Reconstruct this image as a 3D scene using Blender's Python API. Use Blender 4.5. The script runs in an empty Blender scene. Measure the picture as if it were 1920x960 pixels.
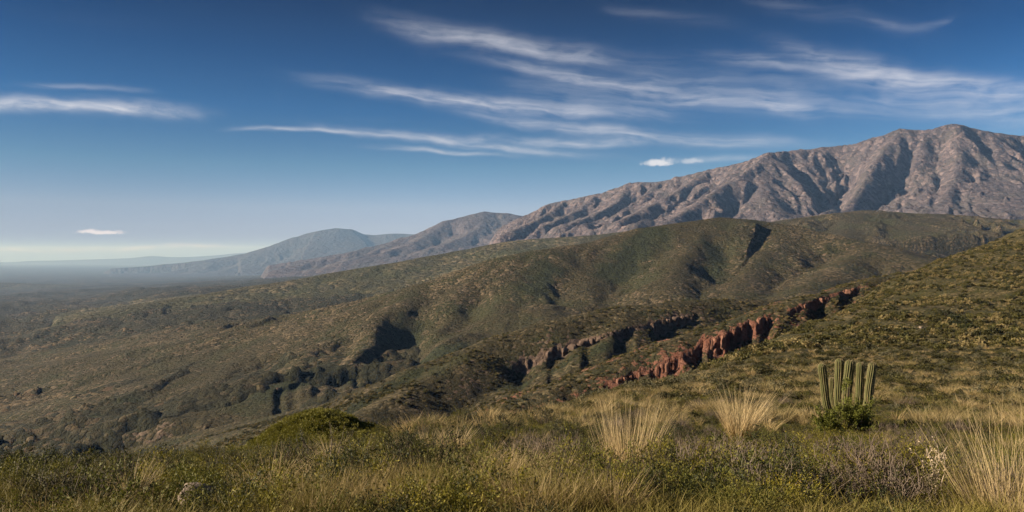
import bpy, math, random
import numpy as np
from mathutils import Vector, Matrix

scene = bpy.context.scene
# ------------------------------------------------------------------ camera
F = 1493.33           # focal length in pixels of the 1920 wide photograph
HOR = 480.0           # row of the eye level
EYE = 0.0             # the camera is the origin of heights; the ground lies below it
cam_data = bpy.data.cameras.new("camera")
cam_data.lens = 28.0
cam_data.sensor_width = 36.0
cam_data.clip_start = 0.1
cam_data.clip_end = 900000.0
cam = bpy.data.objects.new("camera", cam_data)
cam.location = (0, 0, EYE)
cam.rotation_euler = (math.radians(90), 0, 0)
scene.collection.objects.link(cam)
scene.camera = cam

# ------------------------------------------------------------------ sun, sky, exposure
SUN_AZ, SUN_EL = math.radians(-91.0), math.radians(23.0)
SUN = Vector((math.sin(SUN_AZ) * math.cos(SUN_EL), math.cos(SUN_AZ) * math.cos(SUN_EL), math.sin(SUN_EL)))
sun_data = bpy.data.lights.new("sun", 'SUN')
sun_data.energy = 5.0
sun_data.angle = math.radians(0.53)
sun_data.color = (1.0, 0.845, 0.64)
sun = bpy.data.objects.new("sun", sun_data)
sun.rotation_euler = SUN.to_track_quat('Z', 'Y').to_euler()
sun.location = SUN * 300
scene.collection.objects.link(sun)

scene.view_settings.view_transform = 'Standard'
scene.view_settings.look = 'None'
scene.view_settings.gamma = 1.0
scene.view_settings.exposure = 1.22
scene.view_settings.use_curve_mapping = False
scene.cycles.use_denoising = True
scene.cycles.max_bounces = 5
scene.cycles.diffuse_bounces = 2
scene.cycles.glossy_bounces = 2
scene.cycles.transmission_bounces = 2
scene.cycles.transparent_max_bounces = 6
scene.cycles.volume_bounces = 0
scene.cycles.caustics_reflective = False
scene.cycles.caustics_refractive = False


class N:
    """tiny node helper"""
    def __init__(self, tree):
        self.t = tree
        self.n = tree.nodes
        self.l = tree.links

    def add(self, typ, **kw):
        nd = self.n.new(typ)
        for k, v in kw.items():
            setattr(nd, k, v)
        return nd

    def put(self, sock, v):
        if hasattr(v, 'is_output') or isinstance(v, bpy.types.NodeSocket):
            self.l.new(v, sock)
        elif v is not None:
            if isinstance(v, (tuple, list)) and len(v) == 3 and sock.type == 'RGBA':
                v = (*v, 1)
            sock.default_value = v

    def m(self, op, a, b=None, c=None, clamp=False):
        nd = self.n.new('ShaderNodeMath')
        nd.operation = op
        nd.use_clamp = clamp
        self.put(nd.inputs[0], a)
        if b is not None:
            self.put(nd.inputs[1], b)
        if c is not None:
            self.put(nd.inputs[2], c)
        return nd.outputs[0]

    def v(self, op, a, b=None):
        nd = self.n.new('ShaderNodeVectorMath')
        nd.operation = op
        self.put(nd.inputs[0], a)
        if b is not None:
            if op == 'SCALE':
                self.put(nd.inputs[3], b)
            else:
                self.put(nd.inputs[1], b)
        return nd.outputs['Value'] if op in ('DOT_PRODUCT', 'LENGTH') else nd.outputs[0]

    def step(self, x, a, b, lo=0.0, hi=1.0):
        nd = self.n.new('ShaderNodeMapRange')
        nd.interpolation_type = 'SMOOTHSTEP'
        for i, q in enumerate((x, a, b, lo, hi)):
            self.put(nd.inputs[i], q)
        return nd.outputs[0]

    def mix(self, f, a, b, blend='MIX'):
        nd = self.n.new('ShaderNodeMix')
        nd.data_type = 'RGBA'
        nd.blend_type = blend
        self.put(nd.inputs[0], f)
        self.put(nd.inputs[6], a)
        self.put(nd.inputs[7], b)
        return nd.outputs[2]

    def noise(self, vec, scale, detail=3.0, rough=0.5, dist=0.0, color=False):
        nd = self.n.new('ShaderNodeTexNoise')
        self.put(nd.inputs['Vector'], vec)
        self.put(nd.inputs['Scale'], scale)
        self.put(nd.inputs['Detail'], detail)
        self.put(nd.inputs['Roughness'], rough)
        self.put(nd.inputs['Distortion'], dist)
        return nd.outputs['Color' if color else 'Fac']

    def voro(self, vec, scale, rnd=1.0):
        nd = self.n.new('ShaderNodeTexVoronoi')
        self.put(nd.inputs['Vector'], vec)
        self.put(nd.inputs['Scale'], scale)
        self.put(nd.inputs['Randomness'], rnd)
        return nd.outputs['Distance'], nd.outputs['Color']

    def ramp(self, fac, stops):
        nd = self.n.new('ShaderNodeValToRGB')
        self.put(nd.inputs[0], fac)
        cr = nd.color_ramp
        while len(cr.elements) < len(stops):
            cr.elements.new(0.5)
        for e, (p, c) in zip(cr.elements, stops):
            e.position = p
            e.color = (*c, 1)
        return nd.outputs[0]

    def xyz(self, vec):
        nd = self.n.new('ShaderNodeSeparateXYZ')
        self.put(nd.inputs[0], vec)
        return nd.outputs

    def comb(self, x, y, z):
        nd = self.n.new('ShaderNodeCombineXYZ')
        for i, q in enumerate((x, y, z)):
            self.put(nd.inputs[i], q)
        return nd.outputs[0]


SKY_STRENGTH = 0.05
world = bpy.data.worlds.new("World")
scene.world = world
world.use_nodes = True
world.node_tree.nodes.clear()
w = N(world.node_tree)
sky = w.add('ShaderNodeTexSky', sky_type='NISHITA', sun_disc=False, sun_elevation=SUN_EL, sun_rotation=SUN_AZ,
            altitude=1800.0, air_density=1.0, dust_density=0.25, ozone_density=2.2)
dirv = w.add('ShaderNodeTexCoord').outputs['Generated']
dx, dy, dz = w.xyz(dirv)
# light scattered at right angles to the sun is polarised: the deep blue band of a clear dry sky seen through a filter
ct = w.v('DOT_PRODUCT', dirv, tuple(SUN))
c2 = w.m('MULTIPLY', ct, ct)
pol = w.m('DIVIDE', w.m('SUBTRACT', 1.0, c2), w.m('ADD', 1.0, c2))
up = w.step(dz, 0.0, 0.18)
polk = w.m('MULTIPLY', pol, w.m('MULTIPLY', up, 0.45))
grade = w.ramp(dz, [(0.0, (0.12, 0.12, 0.85)), (0.035, (0.66, 0.64, 1.06)), (0.06, (0.88, 0.84, 1.12)), (0.11, (0.58, 0.86, 1.10)), (0.175, (0.22, 0.68, 1.14)), (0.242, (0.05, 0.40, 0.80)), (0.30, (0.0, 0.22, 0.50))])
base = w.v('MULTIPLY', sky.outputs[0], grade)
base = w.v('SCALE', base, w.m('MULTIPLY', w.m('SUBTRACT', 1.0, polk), w.step(dx, -0.58, 0.0, 0.58, 0.91)))
# azimuth and elevation in degrees
az = w.m('MULTIPLY', w.m('ARCTAN2', dx, dy), 180 / math.pi)
el = w.m('MULTIPLY', w.m('ARCSINE', dz), 180 / math.pi)
uv = w.comb(az, el, 0.0)
wob = w.v('SUBTRACT', w.noise(uv, 0.16, 3.0, 0.55, 0.0, True), (0.5, 0.5, 0.5))
wuv = w.v('ADD', uv, w.v('MULTIPLY', wob, (5.0, 1.1, 0.0)))
wx, wy, _z = w.xyz(wuv)
ws = w.m('SUBTRACT', wx, w.m('MULTIPLY', wy, 0.12))
wt = w.m('ADD', wy, w.m('MULTIPLY', wx, 0.12))
fibres = w.step(w.noise(w.comb(w.m('MULTIPLY', ws, 0.13), w.m('MULTIPLY', wt, 1.4), 0.0), 1.0, 6.0, 0.62, 0.35), 0.28, 0.78)
puffs = w.step(w.noise(w.v('MULTIPLY', wuv, (0.5, 1.4, 1.0)), 1.0, 4.0, 0.6), 0.22, 0.76)
puffwarp = w.v('SCALE', w.v('SUBTRACT', w.noise(uv, 1.7, 4.0, 0.6, 0.0, True), (0.5, 0.5, 0.5)), 1.5)


def azel(px, py):
    x, y = (px - 960) / F, (HOR - py) / F
    return math.degrees(math.atan2(x, 1)), math.degrees(math.asin(y / math.sqrt(1 + x * x + y * y)))


#        x0   y0    x1   y1   half width(px)  bend  fibre amount
STREAKS = [
    (-160, 181, 400, 210, 20, 0.0, 0.5, 1.15),
    (40, 156, 280, 172, 8, 0.0, 0.8, 0.35),
    (440, 240, 690, 250, 6, 0.0, 0.7, 0.85),
    (580, 238, 1150, 298, 13, 0.0, 0.7, 0.85),
    (770, 262, 950, 264, 14, 0.3, 0.4, 0.6),
    (680, 276, 990, 296, 7, 0.0, 0.7, 0.85),
    (920, 270, 1260, 268, 17, 0.3, 0.45, 0.85),
    (580, 152, 1200, 222, 21, 0.2, 0.7, 1.1),
    (820, 210, 1560, 284, 19, 0.3, 0.75, 0.85),
    (700, 40, 1190, 122, 30, 0.3, 0.6, 0.80),
    (820, 102, 1700, 228, 25, 0.5, 0.75, 0.85),
    (920, 160, 1360, 222, 40, 0.0, 0.8, 0.36),
    (1120, 130, 1640, 200, 60, 0.0, 0.8, 0.36),
    (1300, 98, 1760, 165, 18, 0.0, 0.8, 0.50),
    (1440, 102, 2100, 196, 28, 0.5, 0.6, 1.05),
    (1560, 172, 2200, 238, 55, 0.3, 0.6, 0.60),
    (1120, 10, 1380, 48, 18, 0.0, 0.8, 0.17),
    (1380, 0, 1740, 60, 20, 0.0, 0.8, 0.16),
    (1600, 52, 1800, 44, 9, 0.6, 0.7, 0.20),
    (1230, 300, 1450, 298, 10, 0.0, 0.4, 0.42),
    (70, 465, 450, 460, 6, 0.0, 0.2, 0.6),
    (-200, 472, 120, 470, 5, 0.0, 0.2, 0.6),
]
uv1 = w.comb(wx, wy, 1.0)
inv = None


def cover(inv, a):
    a = w.m('SUBTRACT', 1.0, a)
    return a if inv is None else w.m('MULTIPLY', inv, a)


for (x0, y0, x1, y1, hw, bend, fib, amt) in STREAKS:
    a0, e0 = azel(x0, y0)
    a1, e1 = azel(x1, y1)
    ang, hl, hwd = math.atan2(e1 - e0, a1 - a0), math.hypot(a1 - a0, e1 - e0) / 2, hw / F * 57.3 * 0.72
    ca, sa, ma, me_ = math.cos(ang), math.sin(ang), (a0 + a1) / 2, (e0 + e1) / 2
    sn = w.v('DOT_PRODUCT', uv1, (ca / hl, sa / hl, -(ma * ca + me_ * sa) / hl))
    tn = w.v('DOT_PRODUCT', uv1, (-sa / hwd, ca / hwd, (ma * sa - me_ * ca) / hwd))
    s2 = w.m('MULTIPLY', sn, sn)
    if bend:
        tn = w.m('MULTIPLY_ADD', s2, -bend / hwd, tn)
    tn = w.m('MAXIMUM', tn, w.m('MULTIPLY', tn, -1.2))       # sharper below, feathered above
    ex = w.m('MULTIPLY_ADD', w.m('MULTIPLY', s2, s2), -2.2, w.m('MULTIPLY', w.m('MULTIPLY', tn, -1.5), tn))
    amt *= 0.82 if x1 > 700 else 1.0
    tex = w.m('MULTIPLY_ADD', fibres, fib * amt, w.m('MULTIPLY', puffs, (1 - fib) * amt))
    inv = cover(inv, w.m('MULTIPLY', w.m('POWER', math.e, ex), tex))
# small fair weather puffs
for (px, py, hx, hy, amt) in ((1234, 306, 34, 11, 0.95), (1298, 303, 22, 9, 0.45), (188, 436, 42, 6.5, 0.9)):
    a0, e0 = azel(px, py)
    u = w.v('DIVIDE', w.v('SUBTRACT', uv, (a0, e0, 0)), (hx / F * 57.3, hy / F * 57.3, 1.0))
    u = w.v('ADD', u, puffwarp)
    ux, uy, _z = w.xyz(u)
    uy = w.m('MULTIPLY', uy, w.m('ADD', 1.0, w.m('MULTIPLY', w.m('LESS_THAN', uy, 0.0), 0.9)))
    r = w.m('SQRT', w.m('ADD', w.m('MULTIPLY', ux, ux), w.m('MULTIPLY', uy, uy)))
    pm = w.m('MULTIPLY', w.step(r, 1.05, 0.35), amt)
    inv = cover(inv, pm)
# the same thin cirrus goes on round the rest of the dome
iz = w.m('DIVIDE', 1.0, w.m('MAXIMUM', dz, 0.06))
cp = w.comb(w.m('MULTIPLY', w.m('MULTIPLY', dx, iz), 0.35), w.m('MULTIPLY', w.m('MULTIPLY', dy, iz), 0.9), 0.0)
thin = w.step(w.noise(cp, 1.3, 6.0, 0.6, 0.6), 0.55, 0.85)
thin = w.m('MULTIPLY', w.m('MULTIPLY', thin, w.step(dz, 0.05, 0.2)), w.m('ADD', 0.03, w.m('MULTIPLY', w.step(w.m('ABSOLUTE', az), 36.0, 60.0), 0.5)))
cov = w.m('SUBTRACT', 1.0, cover(inv, thin))
cloud_col = w.mix(w.step(dz, 0.0, 0.12), (8.2, 7.6, 9.6), (7.2, 7.2, 7.7))
final = w.mix(w.m('MULTIPLY', cov, 0.88, clamp=True), base, cloud_col)
bg = w.add('ShaderNodeBackground')
w.put(bg.inputs[0], final)
bg.inputs[1].default_value = SKY_STRENGTH
wo = w.add('ShaderNodeOutputWorld')
w.l.new(bg.outputs[0], wo.inputs[0])
world.cycles.sampling_method = 'MANUAL'
world.cycles.sample_map_resolution = 512

# ------------------------------------------------------------------ noise in numpy
def _hash(ix, iy, seed):
    h = (ix.astype(np.int64) * 374761393 + iy.astype(np.int64) * 668265263 + seed * 1442695041) & 0xFFFFFFFF
    h = ((h ^ (h >> 13)) * 1274126177) & 0xFFFFFFFF
    h = ((h ^ (h >> 16)) * 2246822519) & 0xFFFFFFFF
    return (h ^ (h >> 15)) & 0xFFFFFFFF


def perlin(x, y, seed=0):
    ix, iy = np.floor(x), np.floor(y)
    fx, fy = x - ix, y - iy
    ix, iy = ix.astype(np.int64), iy.astype(np.int64)
    ux, uy = fx * fx * fx * (fx * (fx * 6 - 15) + 10), fy * fy * fy * (fy * (fy * 6 - 15) + 10)

    def g(i, j):
        a = _hash(ix + i, iy + j, seed) * (2 * np.pi / 4294967296.0)
        return np.cos(a) * (fx - i) + np.sin(a) * (fy - j)
    a = g(0, 0) + ux * (g(1, 0) - g(0, 0))
    b = g(0, 1) + ux * (g(1, 1) - g(0, 1))
    return (a + uy * (b - a)) * 1.5


def fbm(x, y, octv=4, seed=0, gain=0.5):
    s, amp, n = 0, 1.0, 0
    for o in range(octv):
        s = s + amp * perlin(x, y, seed + o * 17)
        n += amp
        x, y = (x * 1.6 + y * 1.2) + 13.7, (-x * 1.2 + y * 1.6) + 5.1
        amp *= gain
    return s / n


def ridged(x, y, octv=4, seed=0, gain=0.5):
    s, amp, n = 0, 1.0, 0
    for o in range(octv):
        s = s + amp * (1 - np.abs(perlin(x, y, seed + o * 17)) * 2)
        n += amp
        x, y = (x * 1.6 + y * 1.2) + 13.7, (-x * 1.2 + y * 1.6) + 5.1
        amp *= gain
    return s / n


def _stripe(px, py, dx, dy, seed):
    ix, iy = np.floor(px), np.floor(py)
    fx, fy = px - ix, py - iy
    ix, iy = ix.astype(np.int64), iy.astype(np.int64)
    va = np.zeros_like(px)
    vd = np.zeros_like(px)
    wt = np.zeros_like(px)
    for i in (-1, 0, 1, 2):
        for j in (-1, 0, 1, 2):
            hx = (_hash(ix + i, iy + j, seed) / 4294967296.0 - 0.5) * 0.9
            hy = (_hash(ix + i, iy + j, seed + 91) / 4294967296.0 - 0.5) * 0.9
            qx, qy = fx - i - hx, fy - j - hy
            wg = np.exp(-(qx * qx + qy * qy) * 2.2)
            mg = (qx * dx + qy * dy) * 2 * np.pi
            va += np.cos(mg) * wg
            vd -= np.sin(mg) * wg
            wt += wg
    return va / wt, vd / wt


def gullies(x, y, gx, gy, size, octv=4, seed=3, gain=0.5):
    """branching gullies that run down the slope (gx, gy); value about -1..1"""
    tot, amp = np.zeros_like(x), 1.0
    fr = 1.0 / size
    sx, sy = gx.copy(), gy.copy()
    for o in range(octv):
        ln = np.sqrt(sx * sx + sy * sy) + 1e-6
        px, py = -sy / ln, sx / ln           # across the slope
        v, d = _stripe(x * fr, y * fr, px * 0.8, py * 0.8, seed + o * 31)
        tot += v * amp
        k = 0.45 * d * amp * 2 * np.pi * 0.8
        sx, sy = sx + k * px * ln * 0.6, sy + k * py * ln * 0.6
        amp *= gain
        fr *= 2.0
    return tot / 1.8


def sstep(x, a, b):
    t = np.clip((x - a) / (b - a), 0, 1)
    return t * t * (3 - 2 * t)


def W(px, py, d):
    """point seen at pixel (px, py), d metres ahead"""
    return ((px - 960) / F * d, d, EYE + (HOR - py) / F * d)


def poly(pts, sub=6):
    """a smooth 3-D line through (px, py, distance) points"""
    P = np.array([W(*p) for p in pts], float)
    if len(P) < 3:
        return P
    out = []
    for i in range(len(P) - 1):
        p0, p1, p2, p3 = P[max(i - 1, 0)], P[i], P[i + 1], P[min(i + 2, len(P) - 1)]
        for k in range(sub):
            t = k / sub
            out.append(0.5 * ((2 * p1) + (-p0 + p2) * t + (2 * p0 - 5 * p1 + 4 * p2 - p3) * t * t + (-p0 + 3 * p1 - 3 * p2 + p3) * t ** 3))
    out.append(P[-1])
    return np.array(out)


def near_line(x, y, P):
    """distance to a 3-D line in plan, the height of its nearest point and how far along it lies"""
    bd = np.full(x.shape, 1e18)
    bz = np.zeros(x.shape)
    bt = np.zeros(x.shape)
    L = 0.0
    for a, b in zip(P[:-1], P[1:]):
        ex, ey = b[0] - a[0], b[1] - a[1]
        ll = ex * ex + ey * ey + 1e-9
        t = np.clip(((x - a[0]) * ex + (y - a[1]) * ey) / ll, 0, 1)
        d = (x - a[0] - t * ex) ** 2 + (y - a[1] - t * ey) ** 2
        m = d < bd
        bd[m] = d[m]
        bz[m] = (a[2] + t * (b[2] - a[2]))[m]
        bt[m] = (L + t * math.sqrt(ll))[m]
        L += math.sqrt(ll)
    return np.sqrt(bd), bz, bt


def ridges(x, y, lines, base, sink, k):
    """height from ridge lines [(line, slope, roundness)] that fall to the level base - sink"""
    zs, dm = None, None
    bot = base - sink
    for (P, S, rd) in lines:
        d, zc, _ = near_line(x, y, P)
        d2 = np.sqrt(d * d + rd * rd) - rd
        H = np.maximum(zc - bot, 1.0)
        z = bot + H * np.exp(-d2 * S / H)
        if zs is None:
            zs, dm = z, d
        else:
            hi, lo = np.maximum(zs, z), np.minimum(zs, z)
            zs = hi + k * np.log1p(np.exp(-(hi - lo) / k)) * np.exp(-(hi - lo) / k) * 0.5
            dm = np.minimum(dm, d)
    return zs, dm


def profile(cols, logd_grid, px_grid, blur=(2, 2)):
    """columns {px: [(distance, py), ...]} to a grid of rows py[px, distance]"""
    ks = sorted(cols)
    G = np.zeros((len(ks), len(logd_grid)))
    for i, k in enumerate(ks):
        p = sorted(cols[k])
        G[i] = np.interp(logd_grid, [math.log(q[0]) for q in p], [q[1] for q in p])
    out = np.zeros((len(px_grid), len(logd_grid)))
    for j in range(len(logd_grid)):
        out[:, j] = np.interp(px_grid, ks, G[:, j])
    for ax, n in ((0, blur[0]), (1, blur[1])):
        if n > 0:
            kr = np.exp(-0.5 * (np.arange(-3 * n, 3 * n + 1) / n) ** 2)
            kr /= kr.sum()
            pad = [(0, 0), (0, 0)]
            pad[ax] = (3 * n, 3 * n)
            q = np.pad(out, pad, mode='edge')
            out = np.apply_along_axis(lambda r: np.convolve(r, kr, 'valid'), ax, q)
    return out


class Field:
    """a height field stored over (px, log distance); sampled anywhere"""
    def __init__(self, cols, px0, px1, d0, d1, n=(260, 260), blur=(6, 4)):
        self.px = np.linspace(px0, px1, n[0])
        self.ld = np.linspace(math.log(d0), math.log(d1), n[1])
        self.g = profile(cols, self.ld, self.px, blur)

    def __call__(self, x, y):
        px = 960 + F * x / y
        u = np.clip((px - self.px[0]) / (self.px[1] - self.px[0]), 0, len(self.px) - 1.001)
        v = np.clip((np.log(y) - self.ld[0]) / (self.ld[1] - self.ld[0]), 0, len(self.ld) - 1.001)
        i, j = u.astype(int), v.astype(int)
        a, b = u - i, v - j
        g = self.g
        r = (g[i, j] * (1 - a) + g[i + 1, j] * a) * (1 - b) + (g[i, j + 1] * (1 - a) + g[i + 1, j + 1] * a) * b
        return EYE + (HOR - r) / F * y


class Grid:
    """a finished sheet, to stand things on"""
    def __init__(self, pxs, ds, z):
        self.p, self.d, self.z = pxs, ds, z

    def __call__(self, px, d):
        px, d = np.asarray(px, float), np.asarray(d, float)
        i = np.clip(np.searchsorted(self.p, px) - 1, 0, len(self.p) - 2)
        j = np.clip(np.searchsorted(self.d, d) - 1, 0, len(self.d) - 2)
        a = np.clip((px - self.p[i]) / (self.p[i + 1] - self.p[i]), 0, 1)
        b = np.clip((d - self.d[j]) / (self.d[j + 1] - self.d[j]), 0, 1)
        z = self.z
        return (z[i, j] * (1 - a) + z[i + 1, j] * a) * (1 - b) + (z[i, j + 1] * (1 - a) + z[i + 1, j + 1] * a) * b

    def march(self, px, py, d0, d1):
        dd = np.linspace(d0, d1, 1500)
        hit = self(np.full(1500, px), dd) >= EYE + (HOR - py) / F * dd
        k = np.argmax(hit)
        return dd[k] if hit.any() else d1


def fan(px0, px1, nu, ds):
    u = (np.linspace(px0, px1, nu) - 960) / F
    d = np.asarray(ds, float)
    X = u[:, None] * d[None, :]
    Y = np.broadcast_to(d[None, :], X.shape).copy()
    return X, Y


def sheet(name, X, Y, Z, mat, attrs=None, parent=None):
    nu, nv = X.shape
    me = bpy.data.meshes.new(name)
    co = np.stack([X, Y, Z], -1).reshape(-1, 3).astype(np.float32)
    i = np.arange(nu - 1)[:, None] * nv + np.arange(nv - 1)[None, :]
    q = np.stack([i, i + nv, i + nv + 1, i + 1], -1).reshape(-1, 4).astype(np.int32)
    me.vertices.add(len(co))
    me.vertices.foreach_set('co', co.ravel())
    me.loops.add(q.size)
    me.loops.foreach_set('vertex_index', q.ravel())
    me.polygons.add(len(q))
    me.polygons.foreach_set('loop_start', np.arange(0, q.size, 4, dtype=np.int32))
    me.polygons.foreach_set('use_smooth', np.ones(len(q), bool))
    me.update(calc_edges=True)
    for k, v in (attrs or {}).items():
        at = me.attributes.new(k, 'FLOAT', 'POINT')
        at.data.foreach_set('value', np.ascontiguousarray(v, dtype=np.float32).ravel())
    me.materials.append(mat)
    o = bpy.data.objects.new(name, me)
    scene.collection.objects.link(o)
    o['kind'] = 'structure'
    if parent:
        o.parent = parent
    return o


def grad(f, X, Y, e):
    z = f(X, Y)
    return z, (f(X + e, Y) - z) / e, (f(X, Y + e) - z) / e


# ------------------------------------------------------------------ ground materials
def new_mat(name):
    m = bpy.data.materials.new(name)
    m.use_nodes = True
    m.node_tree.nodes.clear()
    q = N(m.node_tree)
    out = q.add('ShaderNodeOutputMaterial')
    b = q.add('ShaderNodeBsdfPrincipled')
    b.inputs['Roughness'].default_value = 0.9
    b.inputs['Specular IOR Level'].default_value = 0.15
    q.l.new(b.outputs[0], out.inputs[0])
    return m, q, b


def scrub_mat(name, cell, patch, greens, tans, rock, tan_amt=0.5, rock_amt=0.3, bump=1.0, fine=True):
    """hillside scrub: single shrubs as cells, patches of dry grass, bare rock; attributes 'gully' (0 low .. 1 ridge), 'rock'"""
    m, q, b = new_mat(name)
    pos = q.add('ShaderNodeNewGeometry').outputs['Position']
    ga = q.add('ShaderNodeAttribute', attribute_name='gully').outputs['Fac']
    ra = q.add('ShaderNodeAttribute', attribute_name='rock').outputs['Fac']
    warp = q.v('ADD', pos, q.v('SCALE', q.v('SUBTRACT', q.noise(pos, 0.7 / cell, 2.0, 0.5, 0.0, True), (0.5, 0.5, 0.5)), cell * 1.2))
    d1, c1 = q.voro(warp, 1.0 / cell)
    r1 = q.xyz(c1)
    big = q.noise(pos, 1.0 / patch, 5.0, 0.62)
    mid = q.noise(pos, 5.0 / patch, 4.0, 0.6)
    tanf = q.m('ADD', q.m('MULTIPLY', q.m('SUBTRACT', big, 0.5), 2.4), q.m('MULTIPLY', q.m('SUBTRACT', mid, 0.5), 1.6))
    tanf = q.m('ADD', tanf, q.m('MULTIPLY', q.m('SUBTRACT', ga, 0.5), 0.9))
    tanf = q.m('ADD', tanf, q.m('MULTIPLY', q.m('SUBTRACT', r1[0], 0.5), 1.3))
    tanf = q.step(tanf, -0.5 + (1 - tan_amt), 0.5 + (1 - tan_amt))
    green = q.mix(r1[1], greens[0], greens[1])
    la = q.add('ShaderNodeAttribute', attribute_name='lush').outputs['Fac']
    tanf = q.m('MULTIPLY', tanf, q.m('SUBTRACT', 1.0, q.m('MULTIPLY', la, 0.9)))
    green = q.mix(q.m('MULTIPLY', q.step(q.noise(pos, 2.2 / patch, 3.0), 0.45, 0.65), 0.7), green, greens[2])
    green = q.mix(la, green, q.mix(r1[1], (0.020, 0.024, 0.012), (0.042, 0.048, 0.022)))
    tan = q.mix(r1[2], tans[0], tans[1])
    col = q.mix(tanf, green, tan)
    rk = q.m('ADD', ra, q.m('MULTIPLY', q.m('SUBTRACT', q.noise(pos, 9.0 / patch, 5.0, 0.7), 0.5), 1.5))
    rk = q.m('ADD', rk, q.m('MULTIPLY', q.m('SUBTRACT', r1[0], 0.5), 0.6))
    rk = q.step(rk, 0.95 - rock_amt, 1.25 - rock_amt)
    rcol = q.mix(r1[1], rock[0], rock[1])
    rcol = q.mix(q.m('MULTIPLY', q.noise(pos, 1.7 / cell, 3.0), 0.8), rcol, rock[2])
    col = q.mix(rk, col, rcol)
    q.put(b.inputs['Base Color'], col)
    dome = q.m('SUBTRACT', 1.0, q.m('MULTIPLY', q.m('MULTIPLY', d1, d1), 1.6))
    hgt = q.m('MULTIPLY', q.m('MULTIPLY', dome, q.m('ADD', 0.25, r1[2])), cell * 0.55)
    if fine:
        hgt = q.m('ADD', hgt, q.m('MULTIPLY', q.noise(pos, 2.6 / cell, 4.0, 0.7), cell * 0.8))
    hgt = q.m('ADD', hgt, q.m('MULTIPLY', q.noise(pos, 0.3 / cell, 4.0, 0.6), cell * 1.5))
    bp = q.add('ShaderNodeBump')
    bp.inputs['Strength'].default_value = bump
    bp.inputs['Distance'].default_value = 1.0
    q.put(bp.inputs['Height'], hgt)
    q.l.new(bp.outputs[0], b.inputs['Normal'])
    return m


GREENS = ((0.034, 0.034, 0.016), (0.066, 0.060, 0.026), (0.048, 0.054, 0.022))
TANS = ((0.135, 0.105, 0.060), (0.20, 0.165, 0.10))
ROCK = ((0.16, 0.115, 0.085), (0.27, 0.20, 0.15), (0.09, 0.065, 0.05))

# ------------------------------------------------------------------ the valley floor
PLAIN = Field({
    -700: [(400, 1200), (600, 1080), (800, 960), (1000, 870), (1300, 800), (2200, 700), (3400, 640), (5000, 600), (7500, 577), (11000, 556), (16000, 540), (25000, 521), (45000, 503.5), (95000, 491)],
    0: [(400, 1200), (600, 1080), (800, 950), (1000, 858), (1250, 800), (2100, 700), (3200, 640), (4800, 600), (7000, 575), (10000, 557), (15000, 541), (25000, 521), (45000, 503.5), (95000, 491)],
    300: [(400, 1180), (600, 1050), (800, 925), (950, 845), (1100, 788), (1600, 705), (2100, 655), (2800, 615), (3800, 583), (5200, 562), (7500, 547), (11000, 538), (17000, 531), (25000, 521), (45000, 503.5), (95000, 491)],
    600: [(400, 1120), (600, 1000), (800, 868), (1000, 778), (1300, 706), (1700, 655), (2300, 612), (3100, 582), (4200, 557), (6000, 537), (8500, 525), (12000, 518), (20000, 514), (95000, 512)],
    900: [(400, 1060), (600, 920), (1000, 722), (1500, 640), (2500, 565), (4000, 515), (6000, 492), (8000, 482), (12000, 474), (20000, 470), (95000, 470)],
    1200: [(600, 760), (1500, 600), (3000, 505), (5000, 463), (7000, 443), (9000, 433), (95000, 425)],
    1600: [(600, 700), (1500, 560), (3000, 470), (5000, 440), (8000, 415), (95000, 400)],
    2700: [(600, 700), (1500, 560), (3000, 470), (5000, 440), (8000, 415), (95000, 400)],
}, -700, 2700, 400, 95000)


CANYON = poly([(250, 835, 960), (420, 788, 1030), (560, 745, 1110), (680, 714, 1170), (800, 692, 1210), (950, 662, 1250), (1100, 640, 1290), (1250, 620, 1330)], 3)


def canyon_d(X, Y):
    d = np.full(np.shape(X), 1e6)
    m = (Y < 1900) & (Y > 700)
    if np.any(m):
        x, y = X[m], Y[m]
        d[m] = near_line(x + fbm(x / 90, y / 90, 3, 61) * 45, y + fbm(x / 90, y / 90, 3, 62) * 45, CANYON)[0]
    return d


def plain_h(X, Y):
    z = PLAIN(X, Y) - 62 * np.exp(-(canyon_d(X, Y) / 85.0) ** 2)
    s = np.clip(Y / 1500.0, 0.4, 3.0)
    z = z + fbm(X / 900 + 3, Y / 1500, 5, 5) * 26 * s * np.clip(1.6 - Y / 14000, 0.15, 1)
    # long low swells that run down to the left
    u, v = X * 0.35 - Y * 0.94, X * 0.94 + Y * 0.35
    z = z + (ridged(u / 420 + fbm(X / 600, Y / 600, 2, 9), v / 2000, 4, 8) - 0.5) * 52 * np.clip(1.5 - Y / 9000, 0.1, 1)
    return z


def logsp(a, b, n):
    return np.exp(np.linspace(math.log(a), math.log(b), n))


M_PLAIN = scrub_mat('plain_scrub', 11.0, 520.0, ((0.020, 0.021, 0.011), (0.042, 0.038, 0.019), (0.028, 0.031, 0.015)), ((0.120, 0.078, 0.048), (0.165, 0.13, 0.075)), ROCK, 0.36, 0.10, 1.0)
X, Y = fan(-650, 2650, 560, logsp(400, 95000, 360))
z, gx, gy = grad(plain_h, X, Y, 15.0)
er = gullies(X, Y, gx + 0.02 * perlin(X / 700, Y / 700, 4), gy, 240.0, 4, 21)
sl = np.clip(np.hypot(gx, gy) / 0.25, 0.15, 1.2)
z = z + er * 18 * sl * np.clip(1.4 - Y / 8000, 0.0, 1)
sheet('valley_floor', X, Y, z, M_PLAIN, {'gully': er * 0.5 + 0.5, 'rock': sl * 0.22, 'lush': np.exp(-(canyon_d(X, Y) / 70.0) ** 2)})

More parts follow.
